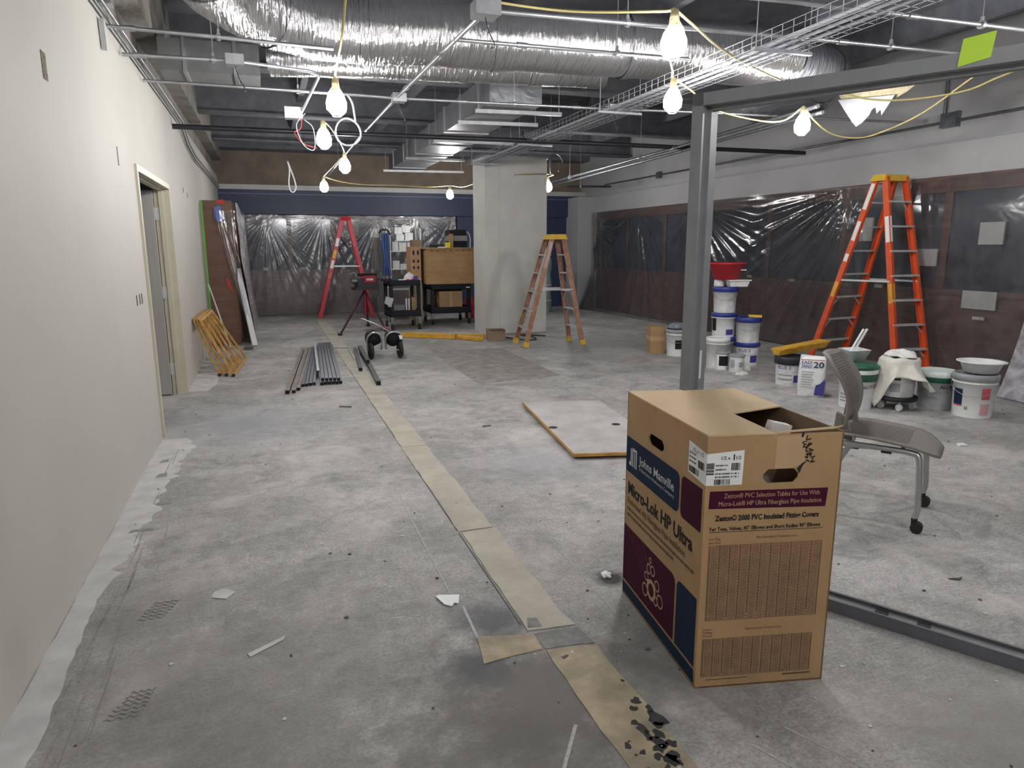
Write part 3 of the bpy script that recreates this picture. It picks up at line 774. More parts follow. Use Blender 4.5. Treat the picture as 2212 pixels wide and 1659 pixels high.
# wire basket tray
M_TRAY = mat('tray_wire', (0.30, 0.31, 0.335), 0.45, 0.6, var=0.15)
def basket_tray():
    x0, x1, y0, y1, z0, hgt = 3.17, 3.52, 3.0, 11.3, 2.79, 0.08
    t = thing('wire_basket_tray', 'long wire basket cable tray hanging along the ceiling toward the column', 'cable tray', (x0, y0, z0))
    lw = MB().cyl((0, 0, 0), (0, y1 - y0, 0), 0.0026, n=5)
    first = None
    for (x, z) in [(x0 + (x1 - x0) * i / 5, z0) for i in range(6)] + [(x0, z0 + hgt), (x1, z0 + hgt), (x0, z0 + hgt / 2), (x1, z0 + hgt / 2)]:
        if first is None:
            first = lw.build('long_wire', M_TRAY, t, base=(0, 0, 0)); first.location = (x - x0, 0, z - z0)
        else:
            place(first, t, (x - x0, 0, z - z0))
    cw = MB().tube([(x0, 0, z0 + hgt), (x0, 0, z0), (x1, 0, z0), (x1, 0, z0 + hgt)], 0.0024, 5)
    first = None
    n = int((y1 - y0) / 0.1)
    for i in range(n + 1):
        y = i * 0.1
        if first is None:
            first = cw.build('cross_wire', M_TRAY, t, base=(x0, 0, z0)); first.location = (0, y, 0)
        else:
            place(first, t, (0, y, 0))
    for y in (4.1, 6.4, 8.7, 10.9):
        MB().beam((x0 - 0.06, y, z0 - 0.02), (x1 + 0.06, y, z0 - 0.02), 0.03, 0.02).build('support_bar', M_TRAY, t)
        for x in (x0 - 0.04, x1 + 0.04):
            MB().cyl((x, y, z0 - 0.02), (x, y, 3.6), 0.004, n=5).build('hanger_rod', M_TRAY, t)
basket_tray()
for i, (dx, lab) in enumerate(((0.08, 'leftmost grey cable lying in the wire basket tray'), (0.17, 'middle grey cable lying in the wire basket tray'), (0.26, 'rightmost grey cable lying in the wire basket tray'))):
    tag(MB().tube(bez([(3.17 + dx, 3.05, 2.812), (3.19 + dx, 5, 2.812), (3.16 + dx, 7, 2.812), (3.18 + dx, 9, 2.812), (3.17 + dx, 11.2, 2.812)], 5), 0.012, 6).build('data_cable', mat('grey_cable', (0.3, 0.31, 0.34), 0.5)), lab, 'cable', 'cables in the basket tray')

# torn paper flap hanging from the duct
def torn_flap():
    t = thing('torn_insulation', 'torn cream paper facing hanging from the duct above the bright lamp', 'insulation', (5.55, 5.5, 2.62))
    top = MB()
    pts = [(5.55, 5.99, 3.07), (5.55, 5.03, 2.95), (5.56, 5.0, 2.91), (5.57, 5.12, 2.86), (5.57, 5.26, 2.82), (5.58, 5.86, 2.88)]
    top.prism(pts, (0.012, 0.01, 0.03))
    top.build('insulation_core', mat('yellow_glass_wool', (0.33, 0.29, 0.19), 0.95, var=0.12, scale=14, bump=0.6), t)
    pts = [(5.53, 5.90, 2.93), (5.54, 5.22, 2.85), (5.52, 5.255, 2.78), (5.50, 5.31, 2.685), (5.51, 5.34, 2.74), (5.50, 5.37, 2.71), (5.51, 5.40, 2.77), (5.51, 5.44, 2.76), (5.5, 5.457, 2.71), (5.49, 5.52, 2.655), (5.48, 5.584, 2.625), (5.5, 5.66, 2.68), (5.52, 5.80, 2.82)]
    top = MB(); top.prism(pts, (0.004, 0.002, 0)); top.build('paper_facing', mat('white_torn_paper', (0.36, 0.36, 0.37), 0.85, var=0.06), t)
torn_flap()

# ---- lamps on the yellow string, plus unseen fill lamps added behind the camera
def lamp(label, p, s=1.0, group='string lamps'):
    x, y, z = p
    t = thing('string_lamp', label, 'lamp', (x, y, z + 0.11 * s), group)
    MB().lathe([(0.0, 0.165), (0.022, 0.16), (0.026, 0.12), (0.03, 0.085), (0.034, 0.078)], (x, y, z), 12).build('socket', M_LAMPBODY, t)
    MB().lathe([(0.0, -0.078), (0.045, -0.074), (0.068, -0.05), (0.072, 0.0), (0.055, 0.05), (0.032, 0.078), (0.0, 0.08)], (x, y, z), 10).build('globe', M_GLOBE, t)
    for k in range(4):
        a = math.pi / 2 * k + 0.4
        ca, sa = math.cos(a), math.sin(a)
        MB().tube([(x + ca * r, y + sa * r, z + h) for r, h in ((0.03, 0.1), (0.062, 0.055), (0.079, 0.0), (0.074, -0.055), (0.032, -0.092))], 0.002, 4).build('guard_wire', M_WHITEPL, t)
    MB().tube([(x + 0.032 * math.cos(k * math.pi / 5), y + 0.032 * math.sin(k * math.pi / 5), z - 0.092) for k in range(10)], 0.003, 4, closed=True).build('guard_ring', M_WHITEPL, t)
LAMPS = (((2.19, 3.58, 2.6), 'nearest glowing string lamp, high to the left of the frame post'),
         ((3.04, 4.95, 2.6), 'glowing string lamp directly below the nearest one, left of the frame post'),
         ((0.535, 5.32, 2.5), 'large glowing string lamp hanging in front of the white cable ring'),
         ((0.58, 7.08, 2.5), 'glowing string lamp left of the white cable ring'),
         ((1.0, 9.29, 2.5), 'small glowing string lamp just below the white cable ring'),
         ((0.99, 12.56, 2.5), 'small glowing string lamp above the tip of the red ladder'),
         ((3.48, 13.72, 2.5), 'glowing string lamp in front of the navy fascia left of the column'),
         ((4.765, 11.75, 2.527), 'glowing string lamp at the right edge of the boxed column'),
         ((4.8, 5.54, 2.6), 'glowing string lamp right of the frame post below the torn paper'),
         ((4.95, 2.9, 2.62), 'string lamp beyond the right edge of the picture'),
         ((0.75, 0.0, 2.64), 'unseen fill lamp added above and behind the camera on the left'),  # this and the next two are unseen, added to brighten the foreground
         ((2.7, -0.4, 2.64), 'unseen fill lamp added behind the camera on the right'),
         ((0.9, -2.0, 2.62), 'unseen fill lamp added farthest behind the camera'),
         )
for p, lab in LAMPS:
    lamp(lab, p)
def cord(label, pts, r=0.008, m=M_CORDY, name='light_cord', cat='cord', group=None):
    return tag(MB().tube(bez(pts, 7), r, 6).build(name, m), label, cat, group)
cord('yellow cord dropping from the ceiling to the large lamp by the cable ring', [(0.55, 4.6, 2.98), (0.54, 4.85, 2.80), (0.535, 5.25, 2.70), (0.535, 5.32, 2.665)])
cord('yellow cord sagging from the top junction box to the nearest lamp', [(0.9, 4.4, 3.02), (1.21, 4.37, 2.97), (1.82, 4.3, 2.93), (2.15, 3.72, 2.79), (2.19, 3.58, 2.765)])
cord('yellow cord running from the nearest lamp toward the bright lamp right of the post', [(2.19, 3.58, 2.765), (2.45, 3.8, 2.77), (3.16, 4.4, 2.8), (4.37, 5.18, 2.84), (4.8, 5.3, 2.83)])
cord('short yellow cord joining the lower lamp left of the post to the tray', [(2.72, 4.5, 2.79), (2.97, 4.85, 2.775), (3.04, 4.95, 2.765), (3.35, 5.15, 2.72), (3.67, 5.44, 2.68), (4.35, 5.8, 2.68), (4.72, 5.75, 2.66), (4.8, 5.54, 2.765)])
cord('yellow cord drooping from the bright lamp up to the right', [(4.8, 5.54, 2.765), (5.1, 5.72, 2.68), (5.49, 5.89, 2.6), (5.81, 5.9, 2.58), (5.98, 5.78, 2.62), (5.86, 5.2, 2.7), (5.63, 4.56, 2.85), (5.6, 4.4, 2.9)])
cord('long yellow cord swooping past the torn paper to the right edge', [(4.6, 5.08, 2.82), (4.89, 4.91, 2.72), (5.18, 4.75, 2.70), (5.42, 4.43, 2.72), (5.56, 4.25, 2.8), (5.85, 4.2, 2.9), (6.3, 4.1, 2.98)])
cord('yellow cord strung between the far lamps in front of the brown wall', [(0.99, 12.56, 2.665), (1.3, 13.0, 2.63), (1.75, 13.3, 2.61), (2.4, 13.4, 2.62), (3.0, 13.6, 2.62), (3.48, 13.72, 2.665), (3.7, 13.5, 2.63), (3.8, 12.6, 2.66), (4.1, 11.3, 2.68), (4.7, 11.4, 2.70), (4.765, 11.75, 2.69)])
cord('yellow cord linking the three lamps beside the cable ring', [(0.58, 7.08, 2.665), (0.75, 8.0, 2.72), (1.0, 9.29, 2.665), (1.05, 10.5, 2.7), (0.99, 12.56, 2.665)])
# white cable ring and loops
def ring(label, c, r, name='cable_coil'):
    pts = [(c[0] + r * math.cos(2 * math.pi * k / 20), c[1] + 0.03 * math.sin(4 * math.pi * k / 20), c[2] + r * 1.05 * math.sin(2 * math.pi * k / 20)) for k in range(20)]
    t = thing(name, label, 'cable', c)
    MB().tube(pts, 0.009, 6, closed=True).build('coil', M_CORDW, t)
    MB().tube(bez([(c[0] + r * 0.6, c[1], c[2] + r * 0.85), (c[0] + 0.05, c[1], c[2] + 0.25), (c[0] - 0.01, c[1] - 0.13, 2.85)], 5), 0.009, 6).build('lead', M_CORDW, t)
ring('white cable coiled into a hanging ring between the left lamps', (0.79, 6.9, 2.545), 0.115)
_t = thing('cable_loop', 'white cable loop hanging in front of the brown far wall', 'cable', (0.4, 11.0, 2.29))
MB().tube(bez([(0.37, 11.0, 2.72), (0.39, 11.0, 2.6), (0.37, 11.0, 2.42), (0.385, 11.0, 2.31), (0.43, 11.0, 2.29), (0.465, 11.0, 2.36), (0.44, 11.0, 2.5), (0.375, 11.0, 2.70)], 6), 0.012, 6).build('loop', M_CORDW, _t)
MB().tube([(0.37, 11.0, 2.70), (0.36, 11.15, 3.37)], 0.0025, 4).build('tie_wire', M_DKSTEEL, _t)
cord('red and blue loose wire tails below the far junction box', [(0.42, 7.6, 2.76), (0.40, 7.6, 2.66), (0.34, 7.6, 2.62), (0.42, 7.6, 2.52), (0.55, 7.6, 2.48)], 0.004, M_REDTAPE, 'wire_tail', 'wire')
cord('pale loose wire looping below the far junction box', [(0.45, 7.55, 2.8), (0.36, 7.55, 2.68), (0.42, 7.55, 2.5), (0.52, 7.55, 2.46), (0.52, 7.55, 2.66), (0.44, 7.55, 2.74)], 0.004, mat('grey_cable', (0.3, 0.31, 0.34), 0.5), 'wire_tail', 'wire')
cord('dark loose cable looped on the column lamp pipe', [(4.8, 11.75, 3.84), (4.82, 11.7, 3.3), (4.75, 11.6, 2.75), (4.7, 11.5, 2.95), (4.82, 11.5, 3.05), (4.93, 11.5, 2.92), (4.85, 11.5, 2.76)], 0.008, M_DKSTEEL, 'cable_loop', 'cable')

# ================================================================== PRINTED CARTON
def make_carton():
    F = Vector((1.292, 1.812, 0)); U = Vector((0.452, -0.101, 0)); V = Vector((0.092, 0.696, 0)); H = 0.90; TH = 0.006
    t = thing('printed_carton', 'tall brown insulation carton with blue and maroon print, one top flap torn open', 'box', F + U * 0.5 + V * 0.5)
    nF = Vector((U.y, -U.x, 0)).normalized()      # outward normal of the front face
    nS = Vector((-V.y, V.x, 0)).normalized()      # outward normal of the left side face
    uu, vv = U.normalized(), V.normalized()
    def fr(a, z, d=0.0): return F + U * a + Vector((0, 0, z)) + nF * d
    def sd(s, z, d=0.0): return F + V * (1 - s) + Vector((0, 0, z)) + nS * d     # s=0 at the far edge, 1 at the corner
    def panel(P, hole, n, name, m):
        a0, a1, z0, z1 = hole; c = (z1 - z0) * 0.35; ca = (a1 - a0) * 0.13; am = (a0 + a1) / 2
        lo = [(0, 0), (am, 0), (am, z0), (a0 + ca, z0), (a0, z0 + c), (a0, z1 - c), (a0 + ca, z1), (am, z1), (am, H), (0, H)]
        hi = [(1, 0), (1, H), (am, H), (am, z1), (a1 - ca, z1), (a1, z1 - c), (a1, z0 + c), (a1 - ca, z0), (am, z0), (am, 0)]
        mb = MB(); mb.prism([P(a, z) for a, z in lo], -n * TH); mb.prism([P(a, z) for a, z in hi], -n * TH)
        return mb.build(name, m, t, fix=False)
    front = panel(fr, (0.42, 0.68, 0.735, 0.783), nF, 'front_wall', M_CARD)
    side = panel(sd, (0.33, 0.53, 0.745, 0.79), nS, 'side_wall', M_CARD)
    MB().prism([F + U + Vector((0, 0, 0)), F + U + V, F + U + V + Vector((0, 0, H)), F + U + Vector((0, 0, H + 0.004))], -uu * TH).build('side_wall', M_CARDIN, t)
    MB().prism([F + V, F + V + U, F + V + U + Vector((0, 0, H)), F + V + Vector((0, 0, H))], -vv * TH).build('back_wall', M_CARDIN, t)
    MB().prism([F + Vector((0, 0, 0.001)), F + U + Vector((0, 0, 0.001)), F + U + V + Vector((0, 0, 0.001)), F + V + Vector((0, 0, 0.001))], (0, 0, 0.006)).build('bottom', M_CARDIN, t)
    def tp(a, b, z): return F + U * a + V * b + Vector((0, 0, z))
    MB().prism([tp(0, 0, H), tp(0.50, 0.0, H - 0.002), tp(0.515, 0.5, H - 0.008), tp(0.495, 1, H), tp(0, 1, H)], (0, 0, 0.005)).build('left_flap', M_CARDLT, t)
    MB().prism([tp(0.545, 0.46, H - 0.012), tp(0.99, 0.50, H + 0.004), tp(1.0, 1, H), tp(0.512, 1, H - 0.003)], (0, 0, 0.005)).build('right_flap', M_CARDLT, t)
    MB().prism([tp(0.5, 0.012, H), tp(0.93, 0.012, H + 0.01), tp(0.99, 0.006, H + 0.018), tp(0.99, 0.02, H + 0.012), tp(0.5, 0.02, H)], (0, 0, 0.006)).build('torn_edge', M_CARDLT, t)
    # creases
    MB().prism([fr(0.485, 0.02, 0.0004), fr(0.495, 0.02, 0.0004), fr(0.495, 0.72, 0.0004), fr(0.485, 0.72, 0.0004)], nF * 0.0004).build('crease', mat('carton_crease', (0.40, 0.26, 0.14), 0.85), front)
    MB().prism([fr(0.50, 0.785, 0.0004), fr(0.62, 0.785, 0.0004), fr(0.72, 0.80, 0.0004), fr(0.72, 0.895, 0.0004), fr(0.5, 0.893, 0.0004)], nF * 0.0006).build('tape', mat('packing_tape', (0.47, 0.32, 0.18), 0.35, var=0.05), front)
    def patch(P, n, pts, m, name, par, d=0.0006):
        return MB().prism([P(a, z, d) for a, z in pts], n * 0.0003).build(name, m, par)
    def rr(x0, x1, z0, z1, r, corners, asp):
        # rectangle with chosen rounded corners (bl, br, tr, tl); asp = width of face
        out = []
        for (cx, cz, on, a0) in ((x0, z0, corners[0], 180), (x1, z0, corners[1], 270), (x1, z1, corners[2], 0), (x0, z1, corners[3], 90)):
            if not on: out.append((cx, cz)); continue
            sx = r / asp * (1 if cx == x0 else -1); sz = r * (1 if cz == z0 else -1)
            for k in range(6):
                a = math.radians(a0 + 18 * k)
                out.append((cx + sx + math.cos(a) * r / asp, cz + sz + math.sin(a) * r))
        return out
    WS, WF = V.length, U.length
    patch(sd, nS, rr(0.005, 0.735, 0.567, 0.717, 0.03, (0, 1, 1, 0), WS), M_INKBLUE, 'blue_panel', side)
    patch(sd, nS, rr(0.755, 0.975, 0.565, 0.717, 0.025, (1, 0, 0, 1), WS), M_INKMAROON, 'maroon_panel', side)
    mp = patch(sd, nS, rr(0.005, 0.735, 0.072, 0.326, 0.03, (0, 0, 1, 0), WS), M_INKMAROON, 'maroon_panel', side)
    patch(sd, nS, rr(0.755, 0.975, 0.072, 0.326, 0.03, (0, 0, 0, 1), WS), M_INKBLUE, 'blue_panel', side)
    patch(sd, nS, [(0.005, 0.012), (0.985, 0.012), (0.975, 0.062), (0.005, 0.062)], M_INKBLUE, 'blue_panel', side)
    sr = -vv
    def stext(txt, s, z, size, width, m, bold=0.0):
        text_mb(txt, size, sd(s, z, 0.0012), sr, (0, 0, 1), width, bold=bold).build('lettering', m, side)
    stext('Micro-Lok HP Ultra', 0.045, 0.475, 0.075, 0.60, M_INKBLACK, 0.0022)
    stext('Preformed ASJ Fiberglass Pipe Insulation', 0.045, 0.432, 0.034, 0.55, M_INKGREY, 0.0006)
    stext('Johns Manville', 0.21, 0.633, 0.05, 0.33, M_INKWHITE, 0.0008)
    stext('A Berkshire Hathaway Company', 0.21, 0.608, 0.02, 0.33, M_INKWHITE)
    # monogram
    mm = MB()
    for s0, s1, z0, z1 in ((0.055, 0.075, 0.60, 0.615), (0.075, 0.09, 0.60, 0.675), (0.10, 0.115, 0.60, 0.675), (0.13, 0.142, 0.60, 0.665), (0.155, 0.17, 0.60, 0.675), (0.10, 0.17, 0.668, 0.68)):
        mm.prism([sd(s0, z0, .0012), sd(s1, z0, .0012), sd(s1, z1, .0012), sd(s0, z1, .0012)], nS * 0.0003)
    mm.build('monogram', M_INKWHITE, side)
    random.seed(3)
    for z, s0, s1 in ((0.402, 0.045, 0.93), (0.376, 0.045, 0.70)):
        mm = MB(); s = s0
        while s < s1:
            wl = random.uniform(0.012, 0.05)
            mm.prism([sd(s, z, .0012), sd(min(s + wl, s1), z, .0012), sd(min(s + wl, s1), z + 0.010, .0012), sd(s, z + 0.010, .0012)], nS * 0.0003)
            s += wl + 0.008
        mm.build('small_print', M_INKGREY, side)
    # ring cluster and rays on the maroon panel
    for (s, z, r, w_) in ((0.44, 0.165, 0.043, 0.016), (0.415, 0.283, 0.013, 0.005), (0.40, 0.243, 0.022, 0.006), (0.452, 0.250, 0.022, 0.006), (0.37, 0.202, 0.020, 0.006),
                          (0.515, 0.208, 0.023, 0.006), (0.56, 0.160, 0.028, 0.006), (0.505, 0.142, 0.020, 0.006), (0.355, 0.140, 0.028, 0.006)):
        mm = MB(); n = 22
        vs = [sd(s + q * math.cos(2 * math.pi * k / n) / WS * (1), z + q * math.sin(2 * math.pi * k / n), 0.0013) for q in (r, r - w_) for k in range(n)]
        mm.add(vs, [(k, (k + 1) % n, n + (k + 1) % n, n + k) for k in range(n)])
        mm.build('ring_print', M_INKTAN, side)
    for s0, s1 in ((0.06, 0.30), (0.13, 0.34), (0.20, 0.40), (0.28, 0.47)):
        MB().prism([sd(s0, 0.322, .0012), sd(s0 + 0.005, 0.322, .0012), sd(s1 + 0.004, 0.20, .0012), sd(s1, 0.20, .0012)], nS * 0.0002).build('ray_print', mat('ink_ray', (0.16, 0.05, 0.09), 0.7), side)
    # shipping label wrapped round the corner
    patch(fr, nF, [(0.0, 0.735), (0.265, 0.735), (0.27, 0.852), (0.0, 0.842)], M_LABEL, 'shipping_label', front)
    patch(sd, nS, [(0.82, 0.745), (1.0, 0.735), (1.0, 0.842), (0.82, 0.855)], M_LABEL, 'shipping_label', side)
    def bars(P, n, par, a0, a1, z0, z1, k, horizontal=False):
        mm = MB(); random.seed(5)
        for i in range(k):
            q0 = i / k; q1 = q0 + random.choice((0.3, 0.5, 0.75)) / k
            if horizontal: pts = [(a0, z0 + (z1 - z0) * q0), (a1, z0 + (z1 - z0) * q0), (a1, z0 + (z1 - z0) * q1), (a0, z0 + (z1 - z0) * q1)]
            else: pts = [(a0 + (a1 - a0) * q0, z0), (a0 + (a1 - a0) * q1, z0), (a0 + (a1 - a0) * q1, z1), (a0 + (a1 - a0) * q0, z1)]
            mm.add([P(a, z, 0.0014) for a, z in pts], [(0, 1, 2, 3)])
        mm.build('barcode', M_INKBLACK, par)
    text_mb('1/2 x', 0.016, fr(0.098, 0.822, 0.0014), uu, (0, 0, 1), bold=0.0003).build('lettering', M_INKBLACK, front)
    text_mb('1', 0.027, fr(0.182, 0.820, 0.0014), uu, (0, 0, 1), bold=0.0008).build('lettering', M_INKBLACK, front)
    text_mb('1/2', 0.016, fr(0.205, 0.822, 0.0014), uu, (0, 0, 1), bold=0.0003).build('lettering', M_INKBLACK, front)
    text_mb('1/2 x 1 1/2', 0.02, sd(0.86, 0.825, 0.0014), sr, (0, 0, 1), 0.075).build('lettering', M_INKBLACK, side)
    bars(fr, nF, front, 0.18, 0.25, 0.785, 0.81, 11); bars(fr, nF, front, 0.06, 0.175, 0.737, 0.756, 20); bars(fr, nF, front, 0.0, 0.055, 0.772, 0.812, 8, True)
    bars(sd, nS, side, 0.83, 0.93, 0.75, 0.772, 12); bars(sd, nS, side, 0.92, 0.985, 0.78, 0.806, 10)
    for z, a0, a1 in ((0.80, 0.065, 0.16), (0.786, 0.065, 0.15), (0.772, 0.065, 0.245), (0.761, 0.065, 0.245)):
        bars(fr, nF, front, a0, a1, z, z + 0.005, 14)
    for z, a0, a1 in ((0.815, 0.83, 0.9), (0.80, 0.83, 0.9), (0.785, 0.83, 0.9)):
        bars(sd, nS, side, a0, a1, z, z + 0.005, 6)
    # front printing
    patch(fr, nF, [(0.03, 0.655), (0.905, 0.647), (0.915, 0.712), (0.035, 0.715)], M_INKMAROON, 'maroon_panel', front)
    text_mb('Zeston\u00ae PVC Selection Tables for Use With', 0.023, fr(0.14, 0.690, 0.0014), uu, (0, 0, 1), 0.33).build('lettering', M_INKTAN, front)
    text_mb('Micro-Lok\u00ae HP Ultra Fiberglass Pipe Insulation', 0.023, fr(0.10, 0.663, 0.0014), uu, (0, 0, 1), 0.355).build('lettering', M_INKTAN, front)
    text_mb('Zeston\u00ae 2000 PVC Insulated Fitting Covers', 0.026, fr(0.085, 0.612, 0.0014), uu, (0, 0, 1), 0.36, bold=0.0008).build('lettering', M_INKBLACK, front)
    text_mb('For Tees, Valves, 45\u00b0 Elbows and Short Radius 90\u00b0 Elbows', 0.018, fr(0.045, 0.578, 0.0014), uu, (0, 0, 1), 0.385, bold=0.0004).build('lettering', M_INKBLACK, front)
    MB().add([fr(a, z, 0.0014) for a, z in ((0.045, 0.572), (0.90, 0.570), (0.90, 0.5725), (0.045, 0.5745))], [(0, 1, 2, 3)]).build('underline', M_INKGREY, front)
    text_mb('Pipe Insulation Thickness (in.)', 0.012, fr(0.40, 0.545, 0.0014), uu, (0, 0, 1), 0.14).build('lettering', M_INKGREY, front)
    text_mb('Iron Pipe', 0.012, fr(0.045, 0.545, 0.0014), uu, (0, 0, 1), 0.04).build('lettering', M_INKGREY, front)
    text_mb('Size (in.)', 0.012, fr(0.045, 0.532, 0.0014), uu, (0, 0, 1), 0.04).build('lettering', M_INKGREY, front)
    text_mb('Pipe Insulation Thickness (in.)', 0.012, fr(0.36, 0.213, 0.0014), uu, (0, 0, 1), 0.13).build('lettering', M_INKGREY, front)
    for k, w_ in enumerate(('Copper', 'Tubing', 'Size')):
        text_mb(w_, 0.011, fr(0.035, 0.219 - 0.012 * k, 0.0014), uu, (0, 0, 1), 0.035).build('lettering', M_INKGREY, front)
    def table(a0, a1, z0, z1, cols, rows, seed):
        patch(fr, nF, [(a0, z0), (a1, z0), (a1, z1), (a0, z1)], M_INKTINT, 'table_tint', front, 0.0005)
        random.seed(seed); mm = MB()
        def q(x0, x1, y0, y1): mm.add([fr(x, y, 0.0014) for x, y in ((x0, y0), (x1, y0), (x1, y1), (x0, y1))], [(0, 1, 2, 3)])
        cw = (a1 - a0) / cols; rh = (z1 - z0) / rows
        for i in range(cols + 1): q(a0 + cw * i - 0.0045, a0 + cw * i + 0.0045, z0 + (rh * random.choice((0, 0, 1, 2)) if 0 < i < cols else 0), z1)
        for j in range(rows + 1): q(a0, a1, z0 + rh * j - 0.0009, z0 + rh * j + 0.0009)
        for i in range(cols):
            for j in range(rows):
                b = a0 + cw * i + cw * 0.22; y = z0 + rh * j + rh * 0.3
                for k in range(3):
                    q(b + k * cw * 0.2, b + k * cw * 0.2 + cw * random.uniform(0.07, 0.15), y, y + rh * 0.4)
        mm.build('table_print', M_INKTABLE, front)
    table(0.055, 0.90, 0.255, 0.525, 11, 24, 4)
    table(0.045, 0.885, 0.045, 0.185, 11, 13, 8)
    MB().add([fr(a, z, 0.0012) for a, z in ((0.08, 0.03), (0.4, 0.03), (0.4, 0.033), (0.08, 0.033))], [(0, 1, 2, 3)]).build('small_print', M_INKGREY, front)
    MB().add([fr(a, z, 0.0012) for a, z in ((0.68, 0.03), (0.9, 0.03), (0.9, 0.036), (0.68, 0.036))], [(0, 1, 2, 3)]).build('small_print', M_INKGREY, front)
    # black stamped marks beside the tear
    random.seed(11); mm = MB()
    ax = Vector((0.30, 0, -0.95))
    def st(a, z): return fr(0, 0, 0.0015) + uu * a + Vector((0, 0, z))
    for row in range(2):
        for k in range(6):
            a = 0.315 + row * 0.016 + k * 0.0045; z = 0.886 - k * 0.0145 - row * 0.006
            for _ in range(2):
                da, dz = random.choice(((0.012, 0.003), (0.003, 0.012), (0.010, -0.004)))
                a2, z2 = a + random.uniform(-.002, .006), z + random.uniform(-.006, .004)
                mm.beam(st(a2, z2), st(a2 + da * 1.25, z2 + dz * 1.25), 0.0036, 0.0006, nF)
    mm.build('ink_stamp', M_INKBLACK, front)
    MB().prism([fr(0.665, 0.782, .0008), fr(0.70, 0.80, .0008), fr(0.735, 0.808, .0008), fr(0.705, 0.79, .0008), fr(0.685, 0.765, .0008)], nF * 0.0006).build('tear', M_BLACKRUB, front)
    return t
make_carton()
# something white inside the open carton
_ct = Vector((1.60, 1.90, 0))
tag(MB().prism([(1.62, 2.20, 0.012), (1.69, 2.19, 0.012), (1.625, 1.815, 0.905), (1.555, 1.825, 0.922)], (0.008, 0.04, 0)).build('pipe_insulation', M_WHITEPL), 'white corner of an insulation piece poking up inside the printed carton', 'insulation')

# ================================================================== HOLLOW METAL FRAME
def metal_frame():
    d = Vector((-0.5, 0.866, 0)).normalized(); n = Vector((0.866, 0.5, 0)).normalized()
    A = Vector((2.114, 2.075, 0))
    t = thing('metal_door_frame', 'dark grey hollow metal frame of post, header and floor channel standing behind the carton', 'door frame', A + d * 0.66)
    J = A + d * 0.67                               # near outer corner of the jamb
    Zt = 2.13
    jb = MB()
    def up(poly, z0, z1, mb): mb.prism([p + Vector((0, 0, z0)) for p in poly], (0, 0, z1 - z0))
    up([J, J - d * -0.05, J + d * 0.05 + n * 0.05, J + n * 0.05], 0.0, Zt, jb)
    up([J + n * 0.05 - d * 0.016, J + d * 0.05 + n * 0.05, J + d * 0.05 + n * 0.09, J + n * 0.09 - d * 0.016], 0.0, Zt, jb)
    up([J + n * 0.09, J + d * 0.05 + n * 0.09, J + d * 0.05 + n * 0.146, J + n * 0.146], 0.0, Zt, jb)
    jamb = jb.build('jamb', M_FRAME, t)
    q = J + n * 0.051 - d * 0.0165
    MB().prism([q + Vector((0, 0, z)) for z in (0.90,)] + [q + n * 0.02 + Vector((0, 0, 0.90)), q + n * 0.02 + Vector((0, 0, 1.03)), q + Vector((0, 0, 1.03))], -d * 0.0008).build('paper_label', M_LABEL, jamb)
    hd = MB(); E = J - d * 2.9
    def hb(n0, n1, z0, z1):
        hd.hexa([J + d * 0.05 + n * n0 + Vector((0, 0, z0)), E + n * n0 + Vector((0, 0, z0)), E + n * n1 + Vector((0, 0, z0)), J + d * 0.05 + n * n1 + Vector((0, 0, z0)),
                 J + d * 0.05 + n * n0 + Vector((0, 0, z1)), E + n * n0 + Vector((0, 0, z1)), E + n * n1 + Vector((0, 0, z1)), J + d * 0.05 + n * n1 + Vector((0, 0, z1))])
    hb(0, 0.05, 2.08, 2.13); hb(0.05, 0.09, 2.064, 2.13); hb(0.09, 0.146, 2.08, 2.13)
    hd.build('header', M_FRAME, t)
    sl = MB()
    def sb(n0, n1, z0, z1, mb):
        a = J + d * -0.0; b = J - d * 2.9
        mb.hexa([a + n * n0 + Vector((0, 0, z0)), b + n * n0 + Vector((0, 0, z0)), b + n * n1 + Vector((0, 0, z0)), a + n * n1 + Vector((0, 0, z0)),
                 a + n * n0 + Vector((0, 0, z1)), b + n * n0 + Vector((0, 0, z1)), b + n * n1 + Vector((0, 0, z1)), a + n * n1 + Vector((0, 0, z1))])
    sb(0, 0.0025, 0.001, 0.052, sl); sb(0.085, 0.0875, 0.001, 0.052, sl); sb(0.0, 0.012, 0.050, 0.053, sl); sb(0.075, 0.0875, 0.050, 0.053, sl)
    sill = sl.build('sill_channel', mat('dark_frame_primer', (0.13, 0.13, 0.145), 0.45, 0.1, var=0.08), t)
    w2 = MB(); sb(0.0025, 0.085, 0.030, 0.033, w2); w2.build('channel_web', M_FRAMEIN, sill)
    for p in ((2.299, 1.962), (2.37, 1.83)):
        s = (Vector((p[0], p[1], 0)) - J).dot(-d)
        a = J - d * (s - 0.022); b = J - d * (s + 0.022)
        MB().prism([a + n * 0.014 + Vector((0, 0, 0.033)), b + n * 0.014 + Vector((0, 0, 0.033)), b + n * 0.07 + Vector((0, 0, 0.033)), a + n * 0.07 + Vector((0, 0, 0.033))], (0, 0, 0.008)).build('anchor_clip', M_BLACKRUB, sill)
    # lime note stuck to the header
    P = A - d * 0.295 - n * 0.002
    note = MB(); x = -d * 0.045
    note.prism([P - x * 1.1 + Vector((0, 0, 2.085)), P + x * 0.95 + Vector((0, 0, 2.102)), P + x * 1.15 + Vector((0, 0, 2.182)), P - x * 0.9 + Vector((0, 0, 2.172))], -n * 0.0006)
    tag(note.build('sticky_note', M_GREENNOTE), 'lime green note stuck on the grey header at the upper right', 'note')
metal_frame()

